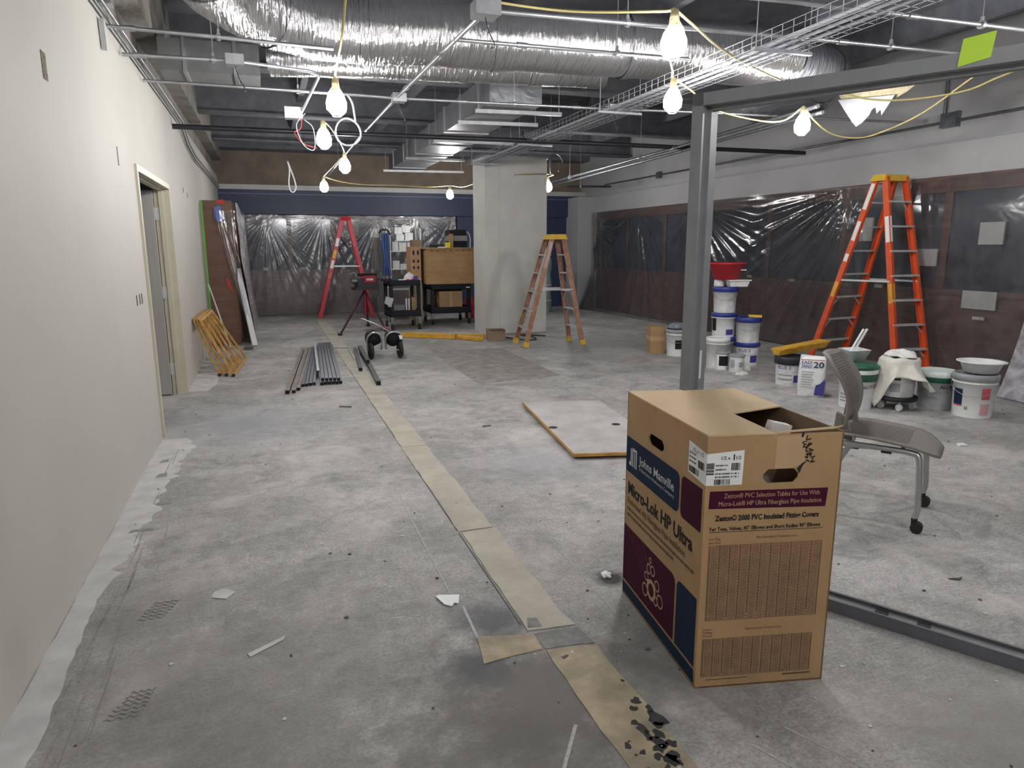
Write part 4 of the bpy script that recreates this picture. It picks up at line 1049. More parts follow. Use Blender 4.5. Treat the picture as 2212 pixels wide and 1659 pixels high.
# ================================================================== STEP LADDERS
def stepladder(label, front, rear, cap_c, cap_z, cap_dir, cap_len, cap_w, steps, m_rail, m_cap, rail=(0.065, 0.03), rear_steps=False, labels=(), m_foot=None, spread=0.45, cap=True, group=None):
    """front / rear: two foot points each, listed so that front[0]-rear[0] share a side."""
    f0, f1, r0, r1 = [Vector((*p, 0)) for p in (*front, *rear)]
    c = (f0 + f1 + r0 + r1) / 4
    t = thing('step_ladder', label, 'ladder', c, group)
    wd = Vector((*cap_dir, 0)).normalized()              # across the steps
    fwd = (((f0 + f1) - (r0 + r1)) / 2).normalized()
    C = Vector((cap_c[0], cap_c[1], cap_z))
    s0 = -1 if (f0 - f1).dot(wd) < 0 else 1
    hw = cap_len / 2 * 0.86
    tf0 = C + wd * s0 * hw + fwd * cap_w * 0.34 - Vector((0, 0, 0.03)); tf1 = C - wd * s0 * hw + fwd * cap_w * 0.34 - Vector((0, 0, 0.03))
    tr0 = C + wd * s0 * hw * 0.95 - fwd * cap_w * 0.34 - Vector((0, 0, 0.03)); tr1 = C - wd * s0 * hw * 0.95 - fwd * cap_w * 0.34 - Vector((0, 0, 0.03))
    rails = []
    for a, b in ((f0, tf0), (f1, tf1), (r0, tr0), (r1, tr1)):
        mb = MB(); up = wd
        dz = (b - a).normalized()
        a2 = a + dz * 0.03
        # C-section rail: web and two flanges
        mb.beam(a2, b, rail[0], 0.006, up)
        x = dz.cross(up).normalized()
        inw = (c - a); inw = wd * (1 if inw.dot(wd) > 0 else -1)
        for q in (-1, 1):
            off = x * q * (rail[0] / 2 - 0.003) + inw * rail[1] / 2
            mb.beam(a2 + off, b + off, 0.006, rail[1], up)
        ro = mb.build('rail', m_rail, t); rails.append((ro, a, b, inw))
        ft = MB(); ft.beam(a + Vector((0, 0, 0.001)), a2 + dz * 0.05, rail[0] + 0.012, rail[1] + 0.018, up)
        ft.build('foot', m_foot or m_cap, t)
    for k in range(1, steps + 1):
        q = k / (steps + 1)
        a = f0.lerp(tf0, q); b = f1.lerp(tf1, q)
        MB().beam(a, b, 0.085, 0.022, (0, 0, 1)).build('step', M_ALU, t)
        if k in (1, 2, steps):
            for e, o in ((a, b), (b, a)):
                dd = (o - e).normalized()
                MB().beam(e - Vector((0, 0, 0.10)) , e + dd * 0.09, 0.02, 0.004, fwd).build('step_brace', M_ALU, t)
    for k in range(1, steps + 1):
        q = k / (steps + 1)
        a = r0.lerp(tr0, q); b = r1.lerp(tr1, q)
        if rear_steps or k % 2 == 1:
            MB().beam(a, b, 0.06 if rear_steps else 0.03, 0.02, (0, 0, 1)).build('rear_rung', M_ALU, t)
            if rear_steps and k in (2, 3):
                for e, o in ((a, b), (b, a)):
                    dd = (o - e).normalized()
                    MB().beam(e - Vector((0, 0, 0.13)), e + dd * 0.14, 0.02, 0.004, fwd).build('step_brace', M_ALU, t)
    for a, b in ((f0.lerp(tf0, spread), r0.lerp(tr0, spread)), (f1.lerp(tf1, spread), r1.lerp(tr1, spread))):
        MB().beam(a, b, 0.006, 0.022, (0, 0, 1)).build('spreader', M_ALU, t)
    if cap:
        hx, hy = cap_len / 2, cap_w / 2
        cp = MB()
        lo = [C + wd * x * hx + fwd * y * hy + Vector((0, 0, -0.075)) for x, y in ((-1.06, -1.1), (1.06, -1.1), (1.06, 1.1), (-1.06, 1.1))]
        hi = [C + wd * x * hx + fwd * y * hy for x, y in ((-0.92, -0.9), (0.92, -0.9), (0.92, 0.9), (-0.92, 0.9))]
        cp.hexa(lo + hi)
        co = cp.build('top_cap', m_cap, t)
        for x in (-0.5, 0.0, 0.5):
            MB().lathe([(0.014, 0.0), (0.014, 0.003)], C + wd * x * hx + fwd * 0.3 * hy, 10).build('tool_hole', M_BLACKRUB, co)
    for (ri, q0, q1, m) in labels:
        ro, a, b, inw = rails[ri]
        p, q = a.lerp(b, q0), a.lerp(b, q1)
        mb = MB(); mb.beam(p - inw * 0.0045, q - inw * 0.0045, rail[0] * 0.7, 0.001, inw); mb.build('sticker', m, ro)
        mb = MB(); xf = (q - p).normalized().cross(wd).normalized()
        xf = xf if xf.dot(a - c) > 0 else -xf
        e = xf * (rail[0] / 2 + 0.001) + inw * rail[1] / 2
        mb.beam(p + e, q + e, rail[1] * 0.8, 0.001, xf); mb.build('sticker', m, ro)
    return t
stepladder('tall orange stepladder with a yellow cap by the plastic-covered right wall',
           [(6.91, 6.12), (7.335, 6.03)], [(6.57, 7.16), (7.23, 7.23)], (7.07, 6.60), 2.315, (0.985, 0.05), 0.40, 0.17, 7, M_ORANGE, M_YELLOW, (0.075, 0.034), True,
           labels=((2, 0.84, 0.97, M_LABEL), (2, 0.68, 0.78, M_LABEL), (2, 0.57, 0.61, M_LABEL), (2, 0.38, 0.46, M_YELLOW), (0, 0.67, 0.80, M_LABEL), (0, 0.36, 0.46, M_YELLOWRAIL)), spread=0.47)
stepladder('worn rusty-brown stepladder with a yellow cap in front of the column',
           [(3.575, 9.68), (3.61, 10.24)], [(4.515, 9.66), (4.49, 10.14)], (4.13, 9.9), 1.67, (0.05, 1.0), 0.36, 0.25, 5, M_WORN, M_YELLOW, (0.07, 0.03), True,
           labels=((0, 0.72, 0.95, mat('scuffed_sticker', (0.5, 0.36, 0.33), 0.7, var=0.2)),), spread=0.52)
stepladder('red fibreglass stepladder seen edge-on before the far plastic sheet',
           [(0.98, 15.25), (1.0, 15.75)], [(2.08, 15.2), (2.1, 15.7)], (1.62, 15.48), 2.12, (0.03, 1.0), 0.34, 0.18, 6, M_RED, M_RED, (0.085, 0.035), False,
           labels=((0, 0.72, 0.80, M_LABEL), (0, 0.60, 0.68, M_YELLOW), (0, 0.5, 0.58, M_LABEL), (0, 0.4, 0.46, M_ORANGE)), m_foot=M_RED, spread=0.52, cap=True)

# ================================================================== PAILS, CANS AND BAGS
def pail(label, c, r, h, body=M_WHITEPL, lid=None, lid_h=0.045, z=0.0, ribs=True, prints=(), handle=True, group='pails', name='pail', face=None, taper=0.9):
    x, y = c
    t = thing(name, label, 'bucket', (x, y, z), group)
    rb = r * taper
    def rad(q): return rb + (r - rb) * q
    prof = [(rb, 0.0), (rb, 0.012)]
    prof += [(rad(0.80), h * 0.80)]
    if ribs:
        prof += [(rad(.8) + 0.010, h * 0.805), (rad(.83) + 0.010, h * 0.835), (rad(.83), h * 0.84), (rad(.88), h * 0.885), (rad(.88) + 0.010, h * 0.89), (rad(.92) + 0.010, h * 0.92), (rad(.92), h * 0.925)]
    prof += [(r, h)]
    if lid is None: prof += [(r - 0.006, h), (rb - 0.004, 0.03), (0.0, 0.03)]
    bo = MB().lathe(prof, (x, y, z), 28).build('body', body, t)
    if lid is not None:
        MB().lathe([(r + 0.002, h - lid_h), (r + 0.012, h - lid_h + 0.002), (r + 0.012, h), (r + 0.006, h + 0.008), (r - 0.012, h + 0.008), (r - 0.016, h + 0.001), (0.0, h + 0.001)], (x, y, z), 28).build('lid', lid, t)
    view = math.atan2(-y, -x) if face is None else face
    for (a0, a1, z0, z1, m) in prints:
        def fn(u, v):
            a = view + math.radians(a0 + (a1 - a0) * u); zz = z0 + (z1 - z0) * v
            rr_ = rad(min(zz / h, 1)) + 0.0015
            return Vector((x + rr_ * math.cos(a), y + rr_ * math.sin(a), z + zz))
        MB().grid(fn, 8, 1).build('label_print', m, bo)
    if handle:
        pts = []
        for k in range(13):
            a = view + math.radians(-88 + 176 * k / 12)
            rr_ = r + 0.012
            pts.append((x + rr_ * math.cos(a), y + rr_ * math.sin(a), z + h * 0.80 - 0.28 * h * math.sin(math.pi * k / 12)))
        MB().tube(pts, 0.0022, 5).build('handle', M_GALV, t)
    return t, bo, view
def curved_text(bo, base, txt, size, cx, cy, r, ang0, z, m, bold=0.0004):
    tm = text_mb(txt, size, (0, 0, 0), (1, 0, 0), (0, 0, 1), bold=bold)
    mb = MB()
    mb.add([Vector((cx + r * math.cos(ang0 + p.x / r), cy + r * math.sin(ang0 + p.x / r), z + p.z)) for p in tm.v], tm.f)
    mb.build('lettering', m, bo)

# far group by the post
pail('white pail with a black label and dark cover beside the small carton', (5.31, 8.28), 0.155, 0.36, M_WHITEPL, M_GREYLID, prints=((-10, 62, 0.10, 0.225, M_INKBLACK),))
tag(MB().lathe([(0.0, 0.372), (0.12, 0.372), (0.14, 0.385), (0.13, 0.42), (0.07, 0.455), (0.0, 0.46)], (5.31, 8.28, 0), 16).build('plastic_wrap', mat('smoky_bag', (0.20, 0.22, 0.26), 0.25, var=0.4, scale=18, bump=0.8)), 'crumpled smoky plastic wrap on the pail beside the small carton', 'plastic bag')
t = thing('small_carton', 'plain brown carton left of the pails by the right wall', 'box', (5.17, 8.62, 0))
MB().box((5.17, 8.62, 0.19), (0.21, 0.26, 0.38), rotz(-0.3)).build('box_body', M_CARD, t)
MB().box((5.17, 8.62, 0.21), (0.213, 0.263, 0.06), rotz(-0.3)).build('tape', mat('packing_tape', (0.47, 0.32, 0.18)), t)
pail('black-labelled can half hidden behind the grey frame post', (5.36, 8.02), 0.085, 0.30, M_WHITEPL, M_BLACKLID, prints=((-80, 80, 0.08, 0.25, M_INKBLACK),), ribs=False, name='can', handle=False, group=None)
def lot(label, c, r, h, z, body, lid, **k): return pail(label, c, r, h, body, lid, z=z, **k)
LBL = ((-70, -38, 0.08, 0.24, M_INKBLACK), (15, 60, 0.03, 0.10, M_PURPLE))
pail('white ribbed pail right of the post under the blue-lidded stack', (5.24, 7.26), 0.14, 0.37, M_DIRTYWHITE, M_WHITEPL, group=None)
lot('lowest blue-lidded pail at the back of the stack by the post', (5.50, 7.52), 0.15, 0.34, 0.0, M_GREYPL, M_BLUELID, prints=LBL, group=None)
lot('middle blue-lidded pail with a violet corner print in the stack by the post', (5.50, 7.52), 0.15, 0.30, 0.349, M_WHITEPL, M_BLUELID, prints=LBL, group=None, handle=False)
_o = lot('topmost blue-lidded pail under the red tub', (5.51, 7.53), 0.148, 0.32, 0.658, M_DIRTYWHITE, M_BLUELID, group=None, lid_h=0.06)
p3 = lot('bottom pail of the short stack reading PLUS 3 right of the post', (5.73, 7.32), 0.15, 0.28, 0.0, M_WHITEPL, M_BLUELID, prints=((20, 62, 0.04, 0.13, M_PURPLE),), group=None, ribs=False)
curved_text(p3[1], None, 'PLUS 3', 0.055, 5.73, 7.32, 0.1525, p3[2] - 0.75, 0.175, M_PURPLE)
lot('upper pail of the short blue-lidded stack carrying a yellow knife', (5.73, 7.32), 0.152, 0.315, 0.289, M_DIRTYWHITE, M_BLUELID, group=None, lid_h=0.06)
t = thing('putty_knife', 'yellow-handled taping knife lying on the short pail stack', 'tool', (5.73, 7.25, 0.614))
MB().beam((5.66, 7.24, 0.632), (5.80, 7.16, 0.626), 0.035, 0.03).build('handle', M_YELLOW, t)
MB().beam((5.58, 7.29, 0.618), (5.66, 7.24, 0.618), 0.09, 0.006).build('blade', M_BLACKRUB, t)
pail('small white can with a black label in front of the pail stacks', (5.22, 7.12), 0.075, 0.21, M_WHITEPL, M_GREYLID, ribs=False, prints=((-30, 60, 0.05, 0.17, M_INKBLACK),), name='can', group=None, handle=False, lid_h=0.015, taper=1.0)
pail('small pale can with grey printing, nearest of the cans by the post', (5.29, 6.93), 0.088, 0.20, M_DIRTYWHITE, M_GREYLID, ribs=False, prints=((-50, -15, 0.05, 0.15, M_PRINTGREY), (20, 55, 0.06, 0.12, M_PRINTGREY)), name='can', group=None, handle=False, lid_h=0.015, taper=1.0)
# red tub and pans on the tall stack
t = thing('red_tub', 'red flared plastic tub standing on top of the pail stack', 'tub', (5.5, 7.5, 1.03))
MB().lathe([(0.13, 1.075), (0.15, 1.08), (0.225, 1.265), (0.245, 1.27), (0.245, 1.285), (0.22, 1.285), (0.145, 1.095), (0.0, 1.095)], (5.50, 7.52, 0), 30).build('tub_wall', M_REDTUB, t)
MB().box((5.57, 7.27, 1.20), (0.08, 0.006, 0.012)).build('grip', M_WHITEPL, t)
t = thing('mud_pan', 'white mud pan on the topmost blue lid below the red tub', 'pan', (5.56, 7.44, 0.986))
MB().hexa([Vector(p) for p in ((5.47, 7.38, .989), (5.69, 7.33, .989), (5.71, 7.42, .989), (5.49, 7.47, .989), (5.45, 7.37, 1.07), (5.71, 7.31, 1.07), (5.73, 7.43, 1.07), (5.47, 7.49, 1.07))]).build('pan_body', M_DIRTYWHITE, t)
MB().box((5.59, 7.40, 1.068), (0.30, 0.15, 0.014), rotz(-0.2)).build('rim', M_DIRTYWHITE, t)
tag(MB().lathe([(0.06, .988), (0.065, 1.0), (0.06, 1.07), (0.0, 1.074)], (5.42, 7.55, 0), 14).build('tape_roll', M_DIRTYWHITE), 'white tape roll on the topmost blue lid', 'tape roll')

# near row
p = pail('white pail reading PLUS 3 with a black lid and yellow tray', (5.33, 6.07), 0.15, 0.31, M_DIRTYWHITE, M_BLACKLID, prints=((20, 62, 0.04, 0.12, M_PURPLE), (-50, 15, 0.06, 0.08, M_PRINTGREY), (-50, 12, 0.11, 0.125, M_PRINTGREY)), group=None, lid_h=0.08, ribs=False)
curved_text(p[1], None, 'PLUS 3', 0.05, 5.33, 6.07, 0.152, p[2] - 0.85, 0.185, M_PURPLE)
t = thing('yellow_tray', 'yellow plastic mud trough lying across the black-lidded pail', 'tray', (5.4, 6.0, 0.32))
MB().hexa([Vector(q) for q in ((5.16, 6.05, .325), (5.72, 5.98, .40), (5.74, 6.08, .40), (5.18, 6.15, .325), (5.14, 6.01, .39), (5.74, 5.94, .475), (5.76, 6.12, .475), (5.16, 6.19, .39))]).build('trough', M_YELLOWRAIL, t)
MB().beam((5.15, 6.02, .392), (5.75, 5.945, .477), 0.012, 0.014).build('rim', M_YELLOWRAIL, t)
# sack
def sack():
    c = Vector((5.14, 5.52, 0)); ang = math.atan2(-0.72, -0.69)
    t = thing('plaster_sack', 'white paper sack of setting compound standing left of the green-lidded pail', 'bag', c)
    nrm = Vector((math.cos(ang), math.sin(ang), 0)); rt = Vector((-nrm.y, nrm.x, 0))
    def pt(a, b, q, k=1.0):
        return c + rt * a + nrm * b
    W, D, H = 0.125, 0.075, 0.40
    mb = MB()
    def fn(u, v):
        a = 2 * math.pi * u; e = 0.42
        cx, sy = math.cos(a), math.sin(a)
        x = math.copysign(abs(cx) ** e, cx) * W; y = math.copysign(abs(sy) ** e, sy) * D
        z = H * v
        k = 1.0 + 0.07 * math.sin(math.pi * v) - 0.05 * v
        if v > 0.93: y *= 0.55
        wob = 0.006 * math.sin(11 * u * 2 * math.pi + 7 * v * 5)
        return c + rt * (x * k + wob) + nrm * (y * k * (1 + 0.18 * math.sin(math.pi * v)) + wob) + Vector((0, 0, 0.002 + z + 0.008 * math.sin(a * 2) * v))
    mb.grid(fn, 40, 14)
    mb.add([fn(i / 40, 1) for i in range(40)], [tuple(range(40))]); mb.add([fn(i / 40, 0) for i in range(40)], [tuple(range(40))])
    bo = mb.build('sack_body', M_WHITEPL, t)
    f = 0.098
    def lay(a0, a1, z0, z1, m, nm='label_print'):
        MB().grid(lambda u, v: c + rt * (a0 + (a1 - a0) * u) + nrm * (f + 0.004) + Vector((0, 0, z0 + (z1 - z0) * v)), 1, 1).build(nm, m, bo)
    r2 = -rt if False else rt
    # text runs to the viewer's right
    tr = rt if rt.dot(Vector((0.945, -0.328, 0))) > 0 else -rt
    O = c + nrm * (f + 0.004)
    text_mb('EASY', 0.045, O - tr * 0.105 + Vector((0, 0, 0.335)), tr, (0, 0, 1), 0.10, bold=0.0006).build('lettering', M_PURPLE, bo)
    text_mb('SAND', 0.045, O - tr * 0.105 + Vector((0, 0, 0.295)), tr, (0, 0, 1), 0.10, bold=0.0006).build('lettering', M_PURPLE, bo)
    text_mb('20', 0.085, O + tr * 0.005 + Vector((0, 0, 0.30)), tr, (0, 0, 1), 0.095, bold=0.001).build('lettering', M_INKBLUE, bo)
    for k in range(7):
        a = O - tr * 0.10 + Vector((0, 0, 0.25 - 0.026 * k))
        MB().add([a, a + tr * (0.12 - 0.01 * (k % 3)), a + tr * (0.12 - 0.01 * (k % 3)) + Vector((0, 0, 0.007)), a + Vector((0, 0, 0.007))], [(0, 1, 2, 3)]).build('small_print', M_PRINTGREY, bo)
    a = O + tr * 0.03 + Vector((0, 0, 0.02))
    MB().add([a, a + tr * 0.09, a + tr * 0.095 + Vector((0, 0, 0.17)), a + tr * 0.05 + Vector((0, 0, 0.12)), a + tr * 0.01 + Vector((0, 0, 0.10))], [(0, 1, 2, 3, 4)]).build('label_print', M_PURPLE, bo)
    a = O - tr * 0.115 + Vector((0, 0, 0.372))
    MB().add([a, a + tr * 0.22, a + tr * 0.22 + Vector((0, 0, 0.008)), a + Vector((0, 0, 0.008))], [(0, 1, 2, 3)]).build('red_line', M_PRINTRED, bo)
sack()
t = thing('mud_pan', 'white mud pan resting behind the plaster sack', 'pan', (5.38, 5.16, 0.41))
MB().lathe([(0.075, 0.412), (0.10, 0.415), (0.145, 0.51), (0.15, 0.515), (0.14, 0.515), (0.09, 0.425), (0.0, 0.425)], (5.30, 5.17, 0), 4, M=rotz(0.6), sx=1.2).build('pan_body', M_WHITEPL, t)
for k, (dx, lab) in enumerate(((0, 'left white plastic strip standing upright in the mud pan'), (0.045, 'right white plastic strip standing upright in the mud pan'))):
    tag(MB().beam((5.29 + dx, 5.24, 0.43), (5.42 + dx, 5.20, 0.70), 0.022, 0.012).build('plastic_strip', M_WHITEPL), lab, 'strip', 'plastic strips in the mud pan')
p = pail('white pail with a plaster-crusted green lid behind the chair back', (5.17, 4.98), 0.158, 0.36, M_WHITEPL, M_GREENLID, prints=((-62, 0, 0.06, 0.075, M_PRINTGREY), (-62, 0, 0.09, 0.105, M_PRINTGREY), (-62, -10, 0.12, 0.14, M_PRINTGREY)), lid_h=0.10, group=None)
curved_text(p[1], None, 'ALL PURPOSE', 0.04, 5.17, 4.98, 0.160, p[2] + 0.25, 0.20, M_INKBLACK)
MB().lathe([(0.10, 0.362), (0.155, 0.372), (0.172, 0.366), (0.174, 0.335), (0.1725, 0.33)], (5.17, 4.98, 0), 26).build('plaster_crust', M_PLASTER, p[0])
tag(MB().lathe([(0.165, 0.376), (0.178, 0.378), (0.178, 0.40), (0.168, 0.408), (0.0, 0.408)], (5.17, 4.98, 0), 28).build('spare_lid', M_GREENLID), 'loose dark green lid lying on the crusted pail behind the chair back', 'lid')
# dolly with covered pail
def dolly():
    c = (5.47, 4.80)
    t = thing('pail_dolly', 'black wheeled pail dolly under the cloth-covered pail', 'dolly', (*c, 0))
    MB().lathe([(0.17, 0.085), (0.18, 0.09), (0.18, 0.12), (0.17, 0.125), (0.0, 0.125)], (*c, 0), 24).build('deck', M_BLACKRUB, t)
    for k in range(5):
        a = 2 * math.pi * k / 5 + 4.1
        x, y = c[0] + 0.14 * math.cos(a), c[1] + 0.14 * math.sin(a)
        MB().cyl((x, y, 0.085), (x, y, 0.05), 0.012, n=8).build('fork', M_CHROME, t)
        MB().cyl((x - 0.012, y, 0.032), (x + 0.012, y, 0.032), 0.0315, n=14).build('wheel', M_DIRTYWHITE, t)
    pail('white pail standing on the dolly beneath the canvas cloth', c, 0.155, 0.34, M_DIRTYWHITE, M_GREENLID, z=0.126, prints=((-25, 10, 0.16, 0.24, M_INKBLUE), (-25, 10, 0.05, 0.13, M_PRINTGREY)), group=None, lid_h=0.05)
    # canvas cloth draped over the pail: a skirt hugging the rim, with uneven hem
    view = math.atan2(-c[1], -c[0])
    def fn(u, v):
        a = view + (u - 0.5) * 2 * math.pi
        deg = (u - 0.5) * 360
        hem = 0.17 + 0.12 * math.sin(a * 2.3 + 0.6) ** 2
        if -75 < deg < -5: hem = 0.455 - 0.30 * abs(deg + 45) / 40
        elif -5 <= deg < 42: hem = 0.16
        elif 42 <= deg < 120: hem = 0.26
        out = 0.168 + 0.055 * v + 0.022 * math.sin(a * 9) * v
        if 20 < deg < 75: out += 0.16 * v * math.sin(math.radians((deg - 20) / 55 * 180))
        if v < 0.25:
            q = v / 0.25
            return Vector((c[0] + (0.10 + 0.07 * q) * math.cos(a), c[1] + (0.10 + 0.07 * q) * math.sin(a), 0.485 - 0.004 * q * q + 0.006 * math.sin(a * 5)))
        q = (v - 0.25) / 0.75
        rr_ = 0.172 + (out - 0.168) * q
        return Vector((c[0] + rr_ * math.cos(a), c[1] + rr_ * math.sin(a), 0.481 - hem * q - 0.01 * (1 - q)))
    cl = MB().grid(fn, 72, 14).build('canvas_cloth', M_CANVAS, fix=False)
    md = cl.modifiers.new('thick', 'SOLIDIFY'); md.thickness = 0.004; md.offset = 1
    tag(cl, 'grey-white canvas cloth draped over the pail on the dolly', 'cloth')
    def crump(u, v):
        a = 2 * math.pi * u
        r_ = 0.125 * math.sin(math.pi * 0.5 * (1 - v)) if v < 1 else 0
        r_ = 0.125 * (1 - v ** 2)
        k = 1 + 0.22 * math.sin(a * 3 + 1) + 0.1 * math.sin(a * 7)
        return Vector((c[0] + 0.03 + r_ * k * math.cos(a), c[1] + r_ * k * math.sin(a), 0.492 + 0.05 * v ** 0.6 * (1 + 0.35 * math.sin(a * 2 + v * 6))))
    tag(MB().grid(crump, 36, 8).build('rag', mat('white_rag', (0.7, 0.7, 0.67), 0.95, var=0.06, scale=10, bump=0.3)), 'crumpled white rag on top of the cloth-covered pail', 'rag')
    MB().lathe([(0.15, 0.4785), (0.172, 0.479), (0.174, 0.49), (0.15, 0.4905)], (*c, 0), 28)
dolly()
p = pail('grey pail with a crusted green lid right of the cloth-covered pail', (5.87, 4.72), 0.165, 0.34, M_GREYPL, M_GREENLID, prints=((-60, 5, 0.10, 0.115, M_PRINTGREY), (-60, 5, 0.15, 0.165, M_PRINTGREY)), group=None, lid_h=0.09)
curved_text(p[1], None, 'ALL PURPOSE', 0.042, 5.87, 4.72, 0.167, p[2] + 0.18, 0.20, M_INKBLACK)
MB().lathe([(0.10, 0.342), (0.16, 0.352), (0.178, 0.346), (0.180, 0.31), (0.1785, 0.30)], (5.87, 4.72, 0), 26).build('plaster_crust', M_PLASTER, p[0])
p = pail('large white pail with red and blue print carrying the white bowl', (5.88, 4.36), 0.17, 0.375, M_WHITEPL, M_GREYLID, prints=((-62, -30, 0.11, 0.25, M_INKBLUE), (-62, -30, 0.095, 0.11, M_PRINTRED), (22, 48, 0.17, 0.27, M_PRINTRED), (22, 50, 0.03, 0.13, mat('print_pink', (0.62, 0.36, 0.36), 0.6)), (-22, -12, 0.07, 0.10, mat('print_green', (0.25, 0.35, 0.2), 0.6))), group=None, lid_h=0.05)
t = thing('mixing_bowl', 'translucent white plastic bowl set on the large white pail', 'bowl', (5.93, 4.36, 0.384))
MB().lathe([(0.12, 0.386), (0.13, 0.388), (0.165, 0.475), (0.195, 0.482), (0.195, 0.488), (0.16, 0.486), (0.122, 0.396), (0.0, 0.396)], (5.93, 4.36, 0), 30).build('bowl_wall', M_WHITEPL, t)
MB().lathe([(0.0, 0.450), (0.09, 0.44), (0.13, 0.41), (0.12, 0.40)], (5.93, 4.36, 0), 18).build('dried_residue', mat('tan_residue', (0.45, 0.33, 0.16), 0.9, var=0.3, scale=20), t)
pail('white pail cut off by the right edge of the picture', (5.0, 3.06), 0.155, 0.36, M_WHITEPL, M_BLACKLID, group=None, lid_h=0.07)

# ================================================================== NESTING CHAIR
def chair():
    fwd = Vector((0.588, -0.809, 0)); rt = Vector((0.809, 0.588, 0))     # rt points away from the camera side
    mid = Vector((3.344, 2.694, 0))                                       # between the front casters
    O = mid - fwd * 0.16
    t = thing('nesting_chair', 'taupe perforated plastic chair on silver castor legs behind the carton', 'chair', O)
    def P(f, s, z): return O + fwd * f + rt * s + Vector((0, 0, z))
    # seat: perforated shell curving down at the front
    def seat(u, v):
        f = -0.27 + 0.50 * u; s = (v - 0.5) * 0.46
        s *= 1 - 0.5 * max(0, (u - 0.70) / 0.30) ** 3 - 0.10 * max(0, (0.15 - u) / 0.15)
        z = 0.455 + 0.018 * math.cos(math.pi * (u - 0.15)) - 0.05 * max(0, (u - 0.7) / 0.3) ** 1.8 + 0.012 * (2 * v - 1) ** 2
        return P(f, s, z)
    mb = MB().grid(seat, 18, 12)
    so = mb.build('seat', M_CHAIR, t, fix=False); m = so.modifiers.new('t', 'SOLIDIFY'); m.thickness = 0.012; m.offset = -1
    # perforations as small raised dark dots
    pf = MB()
    for i in range(26):
        for j in range(20):
            u = 0.06 + 0.62 * i / 25; v = 0.10 + 0.80 * (j + 0.5 * (i % 2)) / 20.5
            c = seat(u, v); a = seat(u + 0.008, v) - c; b = seat(u, v + 0.010) - c
            n = a.cross(b).normalized(); n = n if n.z > 0 else -n
            c = c + n * 0.0008
            pf.add([c - a - b * 0.9, c + a - b * 0.9, c + a + b * 0.9, c - a + b * 0.9], [(0, 1, 2, 3)])
    o = pf.build('perforation', M_MESHHOLE, so); o['kind'] = 'stuff'
    # back: curved shell leaning back, wider at the top
    def back(u, v):
        h = v
        f = -0.26 - 0.09 * h + 0.05 * math.sin(math.pi * h) - 0.06 * h * h + 0.055 * (2 * u - 1) ** 2 * (0.4 + 0.6 * h)
        hw = 0.19 + 0.05 * math.sin(math.pi * min(1, h * 0.9)) - 0.05 * max(0, (h - 0.85) / 0.15)
        return P(f, (u - 0.5) * 2 * hw, 0.50 + 0.40 * h)
    mb = MB().grid(back, 14, 14)
    bo = mb.build('backrest', M_CHAIR, t, fix=False); m = bo.modifiers.new('t', 'SOLIDIFY'); m.thickness = 0.012; m.offset = 0
    pf = MB()
    for i in range(24):
        for j in range(22):
            u = 0.12 + 0.76 * (i + 0.5 * (j % 2)) / 24; v = 0.22 + 0.70 * j / 21
            c = back(u, v); a = back(u + 0.009, v) - c; b = back(u, v + 0.010) - c
            n = a.cross(b).normalized(); n = n if n.dot(fwd) > 0 else -n
            c = c + n * 0.0072
            pf.add([c - a * .8 - b * .8, c + a * .8 - b * .8, c + a * .8 + b * .8, c - a * .8 + b * .8], [(0, 1, 2, 3)])
    o = pf.build('perforation', M_MESHHOLE, bo); o['kind'] = 'stuff'
    for s in (-0.14, 0.14):
        MB().prism([P(-0.30, s - 0.02, 0.44), P(-0.20, s - 0.02, 0.43), P(-0.235, s - 0.02, 0.56), P(-0.29, s - 0.02, 0.58)], rt * 0.04).build('back_bracket', M_CHAIR, t)
        MB().cyl(P(-0.25, s - 0.03, 0.47), P(-0.25, s + 0.03, 0.47), 0.014, n=10).build('pivot', M_ALU, t)
    for s in (-0.20, 0.20):
        MB().tube(bez([P(-0.25, s, 0.425), P(0.0, s, 0.425), P(0.10, s, 0.42), P(0.135, s * 1.02, 0.39), P(0.15, s * 1.12, 0.22), P(0.155, s * 1.16, 0.13), P(0.145, s * 1.16, 0.075)], 5), 0.0155, 10).build('front_leg', M_CHROME, t)
        MB().tube(bez([P(-0.10, s, 0.425), P(-0.22, s, 0.40), P(-0.26, s * 1.05, 0.30), P(-0.37, s * 1.1, 0.075)], 5), 0.0145, 10).build('rear_leg', M_CHROME, t)
        for f in (-0.02, -0.18):
            MB().box(P(f, s, 0.408), (0.05, 0.022, 0.014), Matrix(((fwd.x, rt.x, 0, 0), (fwd.y, rt.y, 0, 0), (0, 0, 1, 0), (0, 0, 0, 1)))).build('stacking_pad', M_BLACKRUB, t)
        for f in (0.16, -0.37):
            k = 1.16 if f > 0 else 1.1
            c = P(f, s * k, 0.030)
            ca = MB()
            ca.cyl(c - rt * 0.022, c - rt * 0.004, 0.0295, n=16); ca.cyl(c + rt * 0.004, c + rt * 0.022, 0.0295, n=16)
            co = ca.build('castor', M_BLACKRUB, t)
            MB().cyl(c + Vector((0, 0, 0.0)) - fwd * 0.012, c - fwd * 0.014 + Vector((0, 0, 0.05)), 0.016, n=10).build('castor_stem', M_BLACKRUB, co)
    MB().cyl(P(0.05, -0.2, 0.42), P(0.05, 0.2, 0.42), 0.011, n=8).build('cross_bar', M_CHROME, t)
chair()

